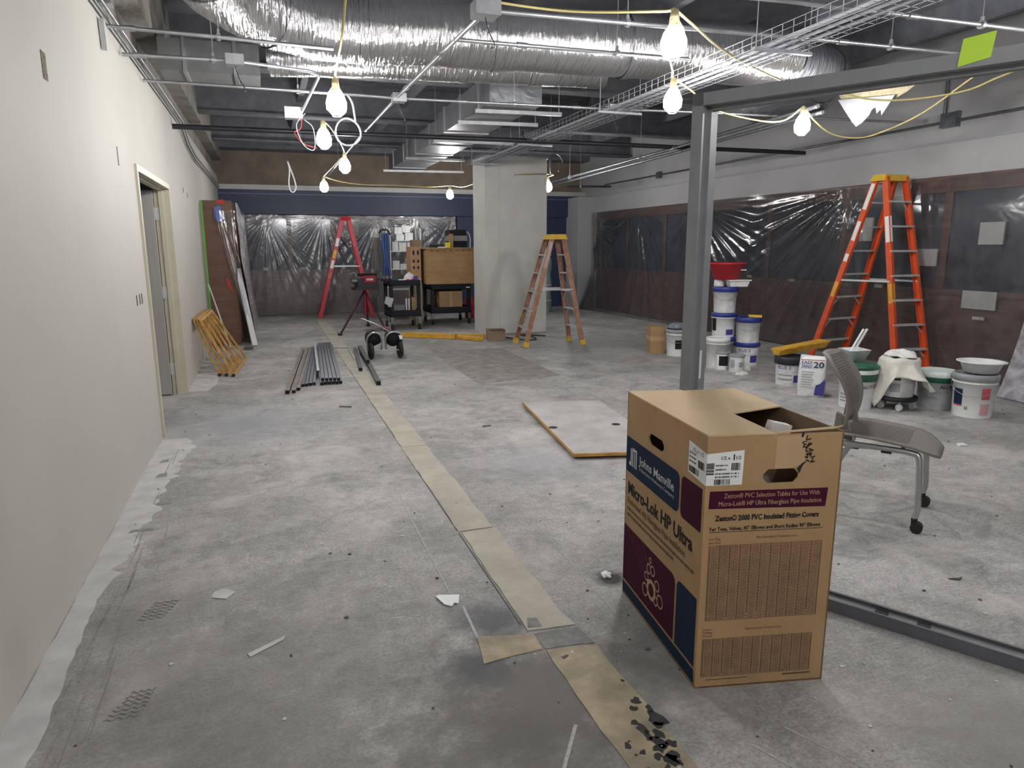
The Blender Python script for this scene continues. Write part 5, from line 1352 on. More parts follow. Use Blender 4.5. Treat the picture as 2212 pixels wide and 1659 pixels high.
# ================================================================== TABLETOP ON THE FLOOR
def tabletop():
    TL, TR, BL = Vector((2.2, 6.04, 0)), Vector((2.92, 5.86, 0)), Vector((1.97, 4.335, 0)); BR = BL + (TR - TL)
    t = thing('loose_tabletop', 'scuffed grey tabletop with two cable holes lying flat left of the carton', 'tabletop', (TL + BR) / 2)
    for q in (0.15, 0.85):
        a = BL.lerp(TL, q); b = BR.lerp(TR, q)
        MB().beam(a.lerp(b, 0.06) + Vector((0, 0, 0.011)), a.lerp(b, 0.94) + Vector((0, 0, 0.011)), 0.05, 0.02).build('batten', M_BLACKRUB, t)
    zz = Vector((0, 0, 0.022))
    MB().prism([BL + zz, BR + zz, TR + zz, TL + zz], (0, 0, 0.022)).build('slab', M_BOARDEDGE, t)
    c = (TL + BR) / 2
    sh = lambda p: c + (p - c) * 0.985 + Vector((0, 0, 0.044))
    top = MB().prism([sh(BL), sh(BR), sh(TR), sh(TL)], (0, 0, 0.0015)).build('laminate', M_BOARDTOP, t)
    for p in ((2.11, 5.06), (2.64, 4.98)):
        MB().lathe([(0.037, 0.0), (0.037, 0.0012), (0.032, 0.0012)], (*p, 0.0456), 18).build('cable_hole', M_BLACKRUB, t)
tabletop()

# ================================================================== STEEL TUBES ON THE FLOOR
def tube_piece(label, a, b, s, m, z=None, group=None, name='steel_tube'):
    z = s / 2 + 0.001 if z is None else z
    A = Vector((a[0], a[1], z)); B = Vector((b[0], b[1], z)); d = (B - A).normalized(); x = d.cross(Vector((0, 0, 1))) * s / 2; y = Vector((0, 0, s / 2))
    t = thing(name, label, 'metal tube', (A.x, A.y, z - s / 2), group)
    w = 0.88
    mb = MB(); ring_ = lambda c, k: [c - x * k - y * k, c + x * k - y * k, c + x * k + y * k, c - x * k + y * k]
    v = ring_(A, 1) + ring_(B, 1) + ring_(A, w) + ring_(B, w)
    f = []
    for i in range(4):
        j = (i + 1) % 4
        f += [(i, j, 4 + j, 4 + i), (8 + i, 12 + i, 12 + j, 8 + j), (i, 8 + i, 8 + j, j), (4 + i, 4 + j, 12 + j, 12 + i)]
    mb.add(v, f); mb.build('tube_wall', m, t)
    mb = MB(); mb.prism(ring_(A + d * 0.02, w), d * 0.005); mb.build('bore', M_BLACKRUB, t)
random.seed(21)
brown = mat('rusty_steel', (0.24, 0.215, 0.185), 0.6, 0.4, var=0.25, scale=10)
tube_piece('leftmost brownish steel channel in the pipe pile on the floor', (0.10, 7.38), (0.40, 10.5), 0.042, brown)
tube_piece('second brownish steel channel from the left in the floor pile', (0.165, 7.40), (0.47, 10.55), 0.036, brown)
tube_piece('third brownish steel channel, beside the small grey tubes', (0.215, 7.52), (0.52, 10.6), 0.036, brown)
for i in range(4):
    tube_piece(['leftmost', 'second', 'third', 'rightmost'][i] + ' of four grey steel tubes in the middle of the floor pile', (0.272 + 0.040 * i, 7.72 + 0.02 * i), (0.53 + 0.036 * i, 10.65 + 0.02 * i), 0.032, M_TUBE, group='four grey tubes in the floor pile')
names = ['left end', 'second', 'third', 'fourth', 'fifth', 'right end']
for i in range(6):
    tube_piece(names[i] + ' tube in the bottom layer of the right-hand steel bundle', (0.472 + 0.041 * i, 7.75 + random.uniform(-.02, .02)), (0.640 + 0.038 * i, 10.85), 0.034, M_TUBE, group='bottom layer of the steel bundle')
for i in range(5):
    tube_piece(names[i] + ' tube in the upper layer of the right-hand steel bundle', (0.490 + 0.042 * i, 7.80 + random.uniform(-.03, .03)), (0.655 + 0.038 * i, 10.85), 0.032, M_TUBE, z=0.0525, group='upper layer of the steel bundle')
tube_piece('pale short tube lying on the left edge of the steel bundle', (0.465, 8.15), (0.585, 10.8), 0.03, M_GALV, z=0.085)
blk = mat('dark_strut', (0.10, 0.105, 0.11), 0.5, 0.6, var=0.2)
tube_piece('longer dark steel strut right of the yellowed floor strip', (1.06, 7.52), (1.22, 10.4), 0.05, blk)
tube_piece('shorter dark steel strut beside the longer one, left of the wheeled frame', (0.985, 8.48), (1.125, 10.25), 0.045, blk)
tube_piece('stub of dark strut lying on the longer strut', (1.11, 8.75), (1.17, 10.1), 0.042, blk, z=0.075)
t = thing('bent_conduit', 'bent piece of bare conduit on the floor behind the steel bundle', 'conduit', (1.05, 10.5, 0))
MB().tube(bez([(0.81, 10.64, 0.014), (0.95, 10.59, 0.014), (1.04, 10.53, 0.014), (1.055, 10.42, 0.014), (1.03, 9.9, 0.014), (1.015, 9.42, 0.014)], 6), 0.013, 8).build('pipe', M_ALU, t)

# ================================================================== WHEELED TOOL FRAME
def wheeled_frame():
    t = thing('wheeled_frame', 'silver tube trolley with two wheels and two black nylon bags', 'trolley', (1.42, 9.45, 0))
    for (x, y) in ((1.235, 9.36), (1.625, 9.34)):
        w = MB(); M = Matrix.Rotation(math.pi / 2, 4, 'Y') @ Matrix.Identity(4)
        M = rotz(0.12) @ M
        w.lathe([(0.075, -0.018), (0.105, -0.02), (0.115, -0.008), (0.115, 0.008), (0.105, 0.02), (0.075, 0.018)], (x, y, 0.116), 22, M)
        wo = w.build('wheel', M_BLACKRUB, t)
        MB().lathe([(0.0, -0.012), (0.076, -0.014), (0.076, 0.014), (0.0, 0.012)], (x, y, 0.116), 18, M).build('hub', mat('pale_hub', (0.5, 0.5, 0.5), 0.5), wo)
    MB().cyl((1.235, 9.36, 0.116), (1.625, 9.34, 0.116), 0.009, n=8).build('axle', M_CHROME, t)
    for (x0, x1) in ((1.20, 1.38), (1.45, 1.66)):
        MB().tube(bez([(x0, 9.42, 0.12), (x0 - 0.01, 9.38, 0.26), (x0 + 0.02, 9.36, 0.33), ((x0 + x1) / 2, 9.35, 0.365), (x1 - 0.02, 9.35, 0.33), (x1 + 0.005, 9.36, 0.24), (x1, 9.40, 0.12)], 5), 0.012, 8).build('bag_hoop', M_CHROME, t)
    MB().tube(bez([(1.50, 9.38, 0.36), (1.40, 9.55, 0.42), (1.27, 9.85, 0.47), (1.20, 10.0, 0.49)], 5), 0.013, 8).build('handle_tube', M_CHROME, t)
    MB().tube(bez([(1.58, 9.42, 0.33), (1.53, 9.6, 0.37), (1.45, 9.8, 0.40), (1.34, 9.98, 0.42)], 5), 0.011, 8).build('handle_tube', M_MACHRED, t)
    for (x, y, z, rx) in ((1.29, 9.52, 0.27, 0.105), (1.56, 9.50, 0.26, 0.11)):
        def fn(u, v, x=x, y=y, z=z, rx=rx):
            a = 2 * math.pi * u; q = v * 2 - 1
            r = rx * (1 - abs(q) ** 3) ** 0.5 * (1 + 0.07 * math.sin(5 * a + 4 * q))
            return Vector((x + r * math.cos(a), y + 0.20 * q, z + r * 0.95 * math.sin(a)))
        MB().grid(fn, 22, 12).build('nylon_bag', M_BAGBLACK, t)
    MB().prism([(1.60, 9.33, 0.26), (1.66, 9.33, 0.26), (1.665, 9.335, 0.315), (1.605, 9.335, 0.315)], (0, 0.004, 0)).build('paper_tag', M_LABEL, t)
wheeled_frame()

# yellow bar with forked end, and the little carton beside it
t = thing('yellow_barrier_bar', 'long yellow painted bar with a forked end lying before the carts', 'bar', (2.5, 11.2, 0))
MB().beam((1.95, 11.62, 0.04), (2.85, 11.03, 0.04), 0.09, 0.07).build('bar', M_YELLOWRAIL, t)
MB().prism([(2.80, 11.10, 0.005), (2.86, 11.0, 0.005), (3.12, 10.60, 0.005), (3.20, 10.62, 0.005), (2.98, 11.02, 0.005)], (0, 0, 0.05)).build('fork_arm', M_YELLOWRAIL, t)
MB().prism([(2.84, 11.12, 0.005), (3.0, 11.02, 0.005), (3.30, 10.88, 0.005), (3.33, 10.95, 0.005), (3.0, 11.14, 0.005)], (0, 0, 0.065)).build('fork_arm', M_YELLOWRAIL, t)
MB().beam((2.2, 11.52, 0.078), (2.7, 11.19, 0.078), 0.06, 0.004).build('bar_label', mat('amber_strip', (0.7, 0.45, 0.12), 0.5), t)
t = thing('open_tray_carton', 'small flat brown carton at the foot of the column', 'box', (3.41, 10.66, 0))
for a, b in (((3.27, 10.57), (3.54, 10.53)), ((3.54, 10.53), (3.57, 10.75)), ((3.57, 10.75), (3.30, 10.79)), ((3.30, 10.79), (3.27, 10.57))):
    MB().beam((a[0], a[1], 0.09), (b[0], b[1], 0.09), 0.006, 0.175).build('side_wall', mat('dull_cardboard', (0.27, 0.19, 0.13), 0.85), t)
MB().prism([(3.27, 10.57, 0.002), (3.54, 10.53, 0.002), (3.57, 10.75, 0.002), (3.30, 10.79, 0.002)], (0, 0, 0.005)).build('bottom', M_CARDIN, t)
MB().prism([(3.27, 10.57, 0.178), (3.33, 10.5, 0.19), (3.53, 10.47, 0.19), (3.54, 10.53, 0.178)], (0, 0, 0.004)).build('flap', mat('dull_cardboard', (0.27, 0.19, 0.13)), t)
cord('black cable lying on the floor under the worn ladder', [(3.6, 11.0, 0.01), (3.8, 10.5, 0.01), (4.0, 10.4, 0.01), (4.1, 10.7, 0.01), (4.0, 11.1, 0.01), (4.35, 10.8, 0.01)], 0.01, M_BLACKRUB, 'floor_cable', 'cable')

# ================================================================== CARTS, CRATE, SHELVES
def utility_cart(label, x0, x1, y0, y1, ztop, zlow, legz):
    t = thing('utility_cart', label, 'cart', ((x0 + x1) / 2, (y0 + y1) / 2, 0))
    for z, h, nm in ((ztop - 0.10, 0.10, 'top_shelf'), (zlow, 0.12, 'lower_shelf')):
        mb = MB(); mb.bx(x0, x1, y0, y1, z, z + 0.02)
        mb.bx(x0, x1, y0, y0 + 0.025, z, z + h); mb.bx(x0, x1, y1 - 0.025, y1, z, z + h); mb.bx(x0, x0 + 0.025, y0, y1, z, z + h); mb.bx(x1 - 0.025, x1, y0, y1, z, z + h)
        mb.build(nm, M_BLACKPL, t)
    for x in (x0 + 0.035, x1 - 0.035):
        for y in (y0 + 0.035, y1 - 0.035):
            MB().bx(x - 0.03, x + 0.03, y - 0.03, y + 0.03, zlow + 0.1, ztop - 0.08).build('post', M_BLACKPL, t)
            wh = MB(); wh.cyl((x - 0.016, y, 0.062), (x + 0.016, y, 0.062), 0.061, n=16); wo = wh.build('castor', M_BLACKRUB, t)
            MB().bx(x - 0.024, x + 0.024, y - 0.03, y + 0.03, 0.10, zlow + 0.002).build('castor_fork', M_DKSTEEL, wo)
    MB().tube([(x0 + 0.02, y0 + 0.05, ztop - 0.02), (x0 - 0.09, y0 + 0.06, ztop), (x0 - 0.09, y1 - 0.06, ztop), (x0 + 0.02, y1 - 0.05, ztop - 0.02)], 0.015, 8).build('push_handle', M_BLACKPL, t)
    return t
utility_cart('black two-shelf utility cart with tools and a rag on top', 2.03, 2.60, 12.55, 13.25, 0.90, 0.24, 0.2)
utility_cart('second black cart carrying the big plywood box', 2.92, 3.72, 13.15, 13.9, 0.78, 0.22, 0.2)
t = thing('plywood_box', 'large plywood box with a rimmed lid standing on the second black cart', 'box', (3.3, 13.5, 0.79))
MB().bx(2.84, 3.78, 13.12, 13.92, 0.785, 1.45).build('box_body', M_PLYWOOD, t)
MB().bx(2.78, 3.84, 13.08, 13.96, 1.45, 1.475).build('lid', M_PLYWOOD, t)
MB().bx(3.752, 3.79, 13.11, 13.93, 0.785, 1.45).build('corner_trim', mat('orange_wood', (0.36, 0.18, 0.09), 0.7), t)
random.seed(4)
for i in range(7):
    x = 2.95 + i * 0.125
    MB().lathe([(0.014, 0), (0.014, 0.003)], (x, 13.12, 1.41), 8, Matrix.Rotation(math.pi / 2, 4, 'X')).build('stencil_mark', M_INKTABLE, t)
t = thing('printed_box', 'upright carton with dark oval marks left of the plywood box', 'box', (2.72, 13.3, 0.79))
MB().bx(2.58, 2.775, 13.30, 13.75, 0.905, 1.49).build('box_body', mat('orange_card', (0.42, 0.24, 0.13), 0.8, var=0.1), t)
for x in (2.635, 2.72):
    for z, h in ((1.38, 0.05), (1.22, 0.03), (1.10, 0.03)):
        MB().lathe([(0.02, 0), (0.02, 0.003)], (x, 13.299, z), 10, Matrix.Rotation(math.pi / 2, 4, 'X') @ Matrix.Diagonal((1, h / 0.02, 1, 1))).build('oval_mark', M_INKBLUE, t)
tag(MB().bx(2.64, 2.775, 13.3, 13.9, 0.001, 0.904).build('cardboard_panel', M_CARDLT), 'folded cardboard standing between the two black carts', 'cardboard')
t = thing('shelf_carton', 'brown carton on the lower shelf of the second black cart', 'box', (3.32, 13.4, 0.245))
MB().bx(3.10, 3.56, 13.22, 13.8, 0.243, 0.64).build('box_body', M_CARD, t)
MB().bx(3.31, 3.35, 13.215, 13.22, 0.243, 0.64).build('tape', mat('packing_tape', (0.47, 0.32, 0.18)), t)
MB().bx(3.62, 3.70, 13.145, 13.15, 0.70, 0.725).build('cart_label', mat('pale_label', (0.6, 0.6, 0.45)), bpy.data.objects['utility_cart.001'])
# on top of the plywood box
t = thing('tool_case', 'black and grey tool case on the right end of the plywood box', 'case', (3.55, 13.5, 1.476))
MB().bx(3.36, 3.70, 13.3, 13.7, 1.476, 1.60).build('case_base', M_BLACKPL, t)
MB().bx(3.36, 3.70, 13.3, 13.7, 1.60, 1.70).build('case_middle', mat('dusty_grey', (0.26, 0.25, 0.24), 0.6), t)
MB().bx(3.36, 3.68, 13.3, 13.7, 1.70, 1.81).build('case_lid', M_BLACKPL, t)
MB().tube([(3.69, 13.28, 1.78), (3.74, 13.28, 1.72), (3.76, 13.28, 1.62), (3.75, 13.28, 1.48)], 0.012, 8).build('carry_bar', M_ALU, t)
tag(MB().bx(3.33, 3.40, 13.22, 13.29, 1.476, 1.73).build('wood_block', M_PLYWOOD), 'narrow wooden block standing before the tool case', 'block')
tag(MB().bx(3.24, 3.325, 13.16, 13.22, 1.476, 1.57).build('yellow_box', mat('bright_yellow_card', (0.75, 0.66, 0.03), 0.5)), 'small bright yellow box at the edge of the plywood box lid', 'box')
tag(MB().bx(2.98, 3.22, 13.25, 13.45, 1.476, 1.53).build('tool_tray', M_BLACKPL), 'low black tray on the left of the plywood box lid', 'tray')
tag(MB().bx(2.66, 2.85, 13.5, 13.75, 1.491, 1.62).build('dim_carton', mat('dim_card', (0.22, 0.16, 0.1), 0.8)), 'dim brown carton on the printed upright carton', 'box')
tag(MB().bx(3.1, 3.24, 13.1, 13.5, 1.476, 1.49).build('paper_stack', M_PAPER), 'thin stack of white paper on the plywood box lid', 'paper')
# tools on the first cart
def lump(label, name, c, r, m, cat, k=3, top=1.0):
    def fn(u, v):
        a = 2 * math.pi * u; q = v
        rr_ = (1 - q ** 2.2) * (1 + 0.18 * math.sin(a * k + 5 * q) + 0.08 * math.sin(a * 7))
        return Vector((c[0] + r[0] * rr_ * math.cos(a), c[1] + r[1] * rr_ * math.sin(a), c[2] + r[2] * q ** 0.7 * (1 + 0.12 * math.sin(a * 2))))
    return tag(MB().grid(fn, 28, 9).build(name, m), label, cat)
rm = mat('striped_rag', (0.66, 0.64, 0.66), 0.9, var=0.1, scale=5)
o = lump('white rag bundle with red and blue folds on the first cart', 'rag_bundle', (2.44, 12.75, 0.822), (0.14, 0.15, 0.20), rm, 'rag')
o2 = MB(); o2.tube(bez([(2.31, 12.60, 0.87), (2.37, 12.585, 0.91), (2.43, 12.585, 0.90), (2.49, 12.6, 0.93)], 5), 0.014, 6); o2.build('red_fold', M_PRINTRED, o, base=(2.44, 12.75, 0.822))
o2 = MB(); o2.box((2.53, 12.65, 0.93), (0.08, 0.06, 0.08)); o2.build('blue_fold', M_PURPLE, o, base=(2.44, 12.75, 0.822))
tag(MB().bx(2.10, 2.22, 12.62, 12.75, 0.821, 0.915).build('blue_pouch', M_BLUETARP), 'small blue pouch at the left of the first cart', 'pouch')
for k in range(4):
    tag(MB().lathe([(0.028, 0), (0.03, 0.01), (0.024, 0.06), (0.026, 0.09), (0.0, 0.098)], (2.235 + 0.036 * (k % 4), 12.62 + 0.03 * (k % 2), 0.821), 12).build('pipe_fitting', M_WHITEPL), ('first', 'second', 'third', 'fourth')[k] + ' white pipe fitting from the left on the first cart', 'pipe fitting', 'white fittings on the first cart')
tag(MB().bx(2.10, 2.32, 12.65, 13.0, 0.262, 0.45).build('tool_box', mat('grey_green_box', (0.16, 0.18, 0.18), 0.6)), 'grey tool box on the lower shelf of the first cart', 'box')
tag(MB().bx(2.46, 2.53, 12.68, 12.9, 0.262, 0.58).build('upright_card', M_PLYWOOD), 'tan card standing on the lower shelf of the first cart', 'cardboard')
for k in range(2):
    tag(MB().cyl((2.36 + 0.05 * k, 12.72, 0.262), (2.36 + 0.05 * k, 12.72, 0.56), 0.017, n=10).build('white_bottle', M_WHITEPL), ('left', 'right')[k] + ' slim white tube standing on the lower cart shelf', 'tube', 'slim white tubes on the cart')
MB().prism([(1.93, 12.53, 0.50), (2.05, 12.53, 0.42), (2.10, 12.53, 0.58), (1.96, 12.53, 0.62)], (0, 0.006, 0)).build('hanging_sheet', M_BOXDIM, bpy.data.objects['utility_cart'])
# shelves behind
def shelving():
    x0, x1, y0, y1 = 2.36, 2.98, 14.3, 14.75
    t = thing('wire_shelving', 'grey metal shelving loaded with pale boxes behind the first cart', 'shelf', (x0, y0, 0))
    for x in (x0, x1):
        for y in (y0, y1):
            MB().cyl((x, y, 0), (x, y, 1.86), 0.016, n=8).build('post', M_ALU, t)
    for z in (0.2, 0.62, 1.03, 1.39):
        MB().bx(x0, x1, y0, y1, z, z + 0.02).build('shelf', M_ALU, t)
    random.seed(12)
    for z in (1.05, 1.41):
        x = x0 + 0.05; k = 0
        while x < x1 - 0.14:
            w_ = random.uniform(0.10, 0.18); h_ = random.uniform(0.08, 0.2) if z < 1.3 else random.uniform(0.12, 0.2)
            lab = '%s pale box from the left on the %s shelf of the metal shelving' % (('first', 'second', 'third', 'fourth', 'fifth')[k], 'upper' if z > 1.3 else 'middle')
            tag(MB().bx(x, x + w_, y0 + 0.03, y0 + 0.25, z + 0.001, z + h_).build('parts_box', M_BOXDIM), lab, 'box', 'boxes on the metal shelving')
            x += w_ + 0.015; k += 1
    for i, (x, z0, h_) in enumerate(((2.50, 1.62, 0.12), (2.68, 1.62, 0.15), (2.62, 1.775, 0.14), (2.47, 1.745, 0.13))):
        tag(MB().bx(x, x + 0.16, y0 + 0.04, y0 + 0.24, z0, z0 + h_).build('stacked_box', mat('white_carton', (0.58, 0.59, 0.59), 0.7)), ('lower left', 'lower right', 'upper right', 'upper left')[i] + ' white box of the pile on top of the metal shelving', 'box', 'white boxes piled on the shelving')
    tag(MB().bx(2.46, 2.86, y0 + 0.02, y0 + 0.26, 1.602, 1.618).build('board', M_BOXDIM), 'grey board under the white boxes on the shelving', 'board')
    t2 = thing('blue_straps', 'blue straps hanging from a hook left of the metal shelving', 'strap', (2.25, 14.2, 0.9))
    for k, dx in enumerate((0.0, 0.045, 0.09)):
        MB().tube(bez([(2.21 + dx, 14.2, 1.76), (2.20 + dx * 1.2, 14.19, 1.5), (2.23 + dx * 0.6, 14.2, 1.25), (2.20 + dx * 1.4, 14.2, 0.92)], 5), 0.026, 8).build('strap', M_BLUETARP, t2)
    MB().tube(bez([(2.13, 14.22, 1.76), (2.2, 14.2, 1.82), (2.3, 14.2, 1.82), (2.36, 14.28, 1.74)], 5), 0.018, 8).build('hook_bar', M_BLACKRUB, t2)
shelving()
# things in the dark right of the carts
tag(MB().lathe([(0.09, 0), (0.1, 0.01), (0.1, 0.40), (0.05, 0.44), (0.0, 0.45)], (3.98, 14.2, 0), 16).build('red_canister', M_REDTUB), 'red canister standing on the floor between the cart and the column', 'canister')
t = thing('tall_wood_panel', 'brown wooden door panel seen past the right side of the column', 'panel', (5.3, 14.6, 0))
MB().bx(5.35, 5.62, 14.3, 14.36, 0.001, 0.95).build('panel', mat('brown_panel', (0.13, 0.07, 0.045), 0.6), t)
MB().bx(5.35, 5.62, 14.295, 14.30, 0.45, 0.47).build('rail', M_WOOD, t)
t = thing('wrapped_bundle', 'pale green plastic-wrapped bundle behind the worn ladder', 'bundle', (5.9, 14.9, 0))
def wb(u, v):
    a = 2 * math.pi * u
    r = 0.17 * (1 + 0.10 * math.sin(a * 4 + v * 20)) * (1 if v < 0.95 else 0.7)
    return Vector((5.95 + r * math.cos(a), 14.9 + r * math.sin(a), 0.001 + 1.35 * v))
MB().grid(wb, 24, 24).build('wrap', M_BAGGREEN, t)
for z in (0.25, 0.6):
    MB().lathe([(0.178, z), (0.19, z + 0.02), (0.178, z + 0.04)], (5.95, 14.9, 0), 20).build('band', M_BOXDIM, t)

# ================================================================== TRIPOD MACHINE
def tripod():
    c = Vector((1.62, 12.75, 0))
    t = thing('tripod_vise', 'dark tripod stand with a red pipe machine in front of the red ladder', 'tripod', c)
    hub = c + Vector((0, 0, 0.72))
    for f in ((1.09, 12.13), (1.74, 13.4), (1.93, 12.42)):
        F = Vector((*f, 0.012))
        MB().tube([hub, F], 0.018, 8).build('leg', mat('dark_maroon_steel', (0.06, 0.02, 0.03), 0.5, 0.3), t)
        MB().box(F + Vector((0, 0, 0.008)), (0.07, 0.07, 0.035)).build('foot', M_BLACKRUB, t)
        k = hub.lerp(F, 0.5)
        MB().tube([c + Vector((0, 0, 0.30)), k], 0.007, 6).build('brace', M_DKSTEEL, t)
    MB().cyl(c + Vector((0, 0, 0.26)), c + Vector((0, 0, 0.76)), 0.02, n=10).build('centre_post', M_MACHRED, t)
    mb = MB(); mb.box(c + Vector((0.02, -0.05, 0.86)), (0.36, 0.26, 0.16), rotz(0.15)); mb.box(c + Vector((0.0, -0.05, 0.76)), (0.42, 0.3, 0.05), rotz(0.15))
    mo = mb.build('machine_body', mat('machine_black', (0.025, 0.018, 0.022), 0.5), t)
    MB().box(c + Vector((0.07, -0.19, 0.93)), (0.20, 0.03, 0.12), rotz(0.15)).build('red_cover', M_MACHRED, mo)
    MB().box(c + Vector((0.07, -0.208, 0.925)), (0.12, 0.006, 0.035), rotz(0.15)).build('badge', mat('pink_badge', (0.7, 0.5, 0.5), 0.5), mo)
    MB().box(c + Vector((0.05, -0.03, 1.0)), (0.30, 0.2, 0.05), rotz(0.15)).build('top_cover', M_BLACKPL, mo)
    MB().cyl(c + Vector((-0.24, -0.12, 0.90)), c + Vector((-0.05, -0.10, 0.90)), 0.055, n=14).build('chuck', M_DKSTEEL, mo)
    MB().tube([c + Vector((-0.22, -0.13, 0.95)), c + Vector((-0.26, -0.14, 1.03)), c + Vector((-0.18, -0.14, 1.05)), c + Vector((-0.16, -0.13, 0.95))], 0.014, 7).build('jaw_loop', M_DKSTEEL, mo)
    MB().tube([c + Vector((0.22, 0.0, 0.45)), c + Vector((0.25, -0.05, 0.80)), c + Vector((0.29, -0.08, 1.05))], 0.017, 8).build('lever', M_DKSTEEL, t)
tripod()

# ================================================================== YELLOW FRAMES LEANING ON THE LEFT WALL
def lean_frame(label, off, dx):
    A0 = Vector((-0.60 + dx, 8.70 + off, 0.02)); A1 = Vector((-0.50 + dx, 10.05 + off, 0.02))
    B0 = Vector((-0.85 + dx * 0.5, 8.86 + off, 0.66)); B1 = Vector((-0.82 + dx * 0.5, 10.2 + off, 0.66))
    t = thing('scaffold_guard_frame', label, 'frame', (A0 + A1) / 2, 'ochre frames against the left wall')
    up = (B0 - A0).cross(A1 - A0).normalized()
    for a, b in ((A0, A1), (B0, B1)):
        MB().beam(a, b, 0.035, 0.028, up).build('rail', M_OCHRE, t)
    n = 5
    for k in range(n):
        q = k / (n - 1)
        MB().beam(A0.lerp(A1, q), B0.lerp(B1, q), 0.028, 0.022, up).build('rung', M_OCHRE, t)
    MB().cyl(A0 - Vector((0, 0.02, 0)), A0 + Vector((0, 0.03, 0)), 0.019, n=10).build('end_cap', M_BLACKRUB, t)
lean_frame('front ochre metal frame leaning on the left wall by the door', -0.06, 0.13)
lean_frame('middle ochre metal frame leaning on the left wall by the door', 0.0, 0.05)
lean_frame('rear ochre metal frame leaning closest to the left wall', 0.03, -0.025)

# ================================================================== TALL CABINET ROW AND PLASTIC SHEETS
t = thing('tall_cabinet', 'tall brown wooden cabinet end standing at the end of the left wall', 'cabinet', (-0.68, 13.7, 0))
MB().bx(XL + 0.004, -0.47, 11.5, 15.9, 0.001, 2.18).build('carcass', mat('cabinet_brown', (0.13, 0.062, 0.036), 0.5, var=0.2, scale=3, stretch=(1, 1, 5)), t)
for k in range(4):
    y0 = 11.52 + k * 1.09
    d_ = MB().bx(-0.47, -0.45, y0, y0 + 1.075, 0.10, 2.16).build('door', mat('cabinet_brown', (0.13, 0.062, 0.036)), t)
    MB().bx(-0.45, -0.435, y0 + 0.05, y0 + 0.07, 1.0, 1.15).build('handle', M_ALU, d_)
MB().bx(XL + 0.002, XL + 0.03, 11.485, 11.499, 0.5, 2.18).build('green_tape', M_GREENTAPE, t)
MB().bx(-0.66, -0.56, 11.485, 11.499, 2.14, 2.19).build('red_tape', M_REDTAPE, t)
MB().prism([(-0.70, 11.48, 2.08), (-0.62, 11.48, 2.10), (-0.56, 11.48, 1.92), (-0.66, 11.48, 1.86), (-0.72, 11.48, 1.95)], (0, 0.006, 0)).build('blue_tape', M_BLUETAPE, t)
MB().prism([(-0.62, 11.485, 1.05), (-0.57, 11.485, 0.98), (-0.55, 11.485, 0.83), (-0.60, 11.485, 0.90)], (0, 0.006, 0)).build('red_tape', M_REDTAPE, t)
tag(MB().beam((-0.27, 11.22, 0.02), (-0.445, 11.60, 1.17), 0.09, 0.018, (0.6, -0.8, 0)).build('white_trim_board', mat('white_primed_board', (0.66, 0.66, 0.68), 0.6, var=0.06)), 'white primed board leaning on the plastic-draped cabinet', 'board')
tag(MB().beam((-0.60, 11.0, 0.03), (-0.855, 11.3, 0.95), 0.05, 0.02, (1, 0, 0)).build('grey_trim_board', mat('pale_green_board', (0.5, 0.53, 0.5), 0.6)), 'narrow pale board leaning on the wall behind the ochre frames', 'board')

def plastic_sheet(name, label, P, nu, nv, pins, amp, m, seed, flare=0.0, gather=None, crease=1.0):
    """P(u,v,d): u along, v up (0 floor, 1 top), d out from the wall."""
    rnd = random.Random(seed)
    ph = [rnd.uniform(0, 6.28) for _ in range(12)]
    def fn(u, v):
        d = 0.0; tot = 1e-9
        for i, pin in enumerate(pins):
            pu, pv, k, L = pin[:4]; side = pin[4] if len(pin) > 4 else 0
            du, dv = (u - pu) * L, (pv - v) * 2.2
            r = math.hypot(du, dv)
            th = math.atan2(du, dv + 1e-6)
            w = (1.0 / (r + 0.15)) ** 5
            q = th * k * 0.5 + ph[i] + 0.7 * math.sin(th * 4.3 + ph[i])
            fold = (1 - abs(math.sin(q)) ** 0.7) * (0.55 + 0.45 * math.sin(th * 5.1 + ph[i + 4]))
            fold += 0.35 * (1 - abs(math.sin(q * 1.9 + 1)) ** 0.7)
            fold *= min(1, r * 2.2) * math.exp(-(r / 2.4) ** 2)
            if side: fold *= min(1, max(0, 0.5 + side * du * 1.4))
            d += w * fold * amp * 1.6; tot += w
        d /= tot
        d += amp * 0.5 * math.sin(u * 9 + ph[8] + 1.5 * v) + amp * 0.15 * math.sin(u * 31 + 3 * v + ph[9])
        d *= (0.25 + 0.75 * min(1, (1 - v) * 6)) * (0.4 + 0.6 * min(1, v * 8 + 0.2))
        d += (flare(u) if callable(flare) else flare) * max(0, (0.45 - v) / 0.45) ** 1.6
        return P(u, v, 0.06 + max(d, -0.03))
    o = MB().grid(fn, nu, nv).build(name, m, fix=False)
    return tag(o, label, 'plastic sheet')
plastic_sheet('plastic_sheeting', 'clear plastic sheet with radiating folds taped over the far window wall',
              lambda u, v, d: Vector((-0.44 + 4.68 * u, YF - 0.10 - d, 0.015 + 2.165 * v)), 220, 90,
              [(0.10, 0.98, 31, 4.7), (0.36, 1.0, 23, 4.7), (0.61, 0.98, 31, 4.7), (0.82, 0.98, 33, 4.7), (0.98, 0.98, 23, 4.7)], 0.045, M_PLASTICF, 5)
plastic_sheet('plastic_sheeting', 'long clear plastic sheet with streaked folds covering the right window wall',
              lambda u, v, d: Vector((XR - 0.10 - d, 15.45 - 10.55 * u, 0.012 + 2.255 * v + 0.02 * math.sin(u * 14))), 340, 90,
              [(0.02, 0.85, 27, 10.5), (0.22, 1.0, 23, 10.5), (0.40, 1.0, 27, 10.5), (0.755, 1.0, 33, 10.5, -1)], 0.05, M_PLASTIC, 8, flare=lambda u: 0.34 * max(0, 1 - u * 1.5))
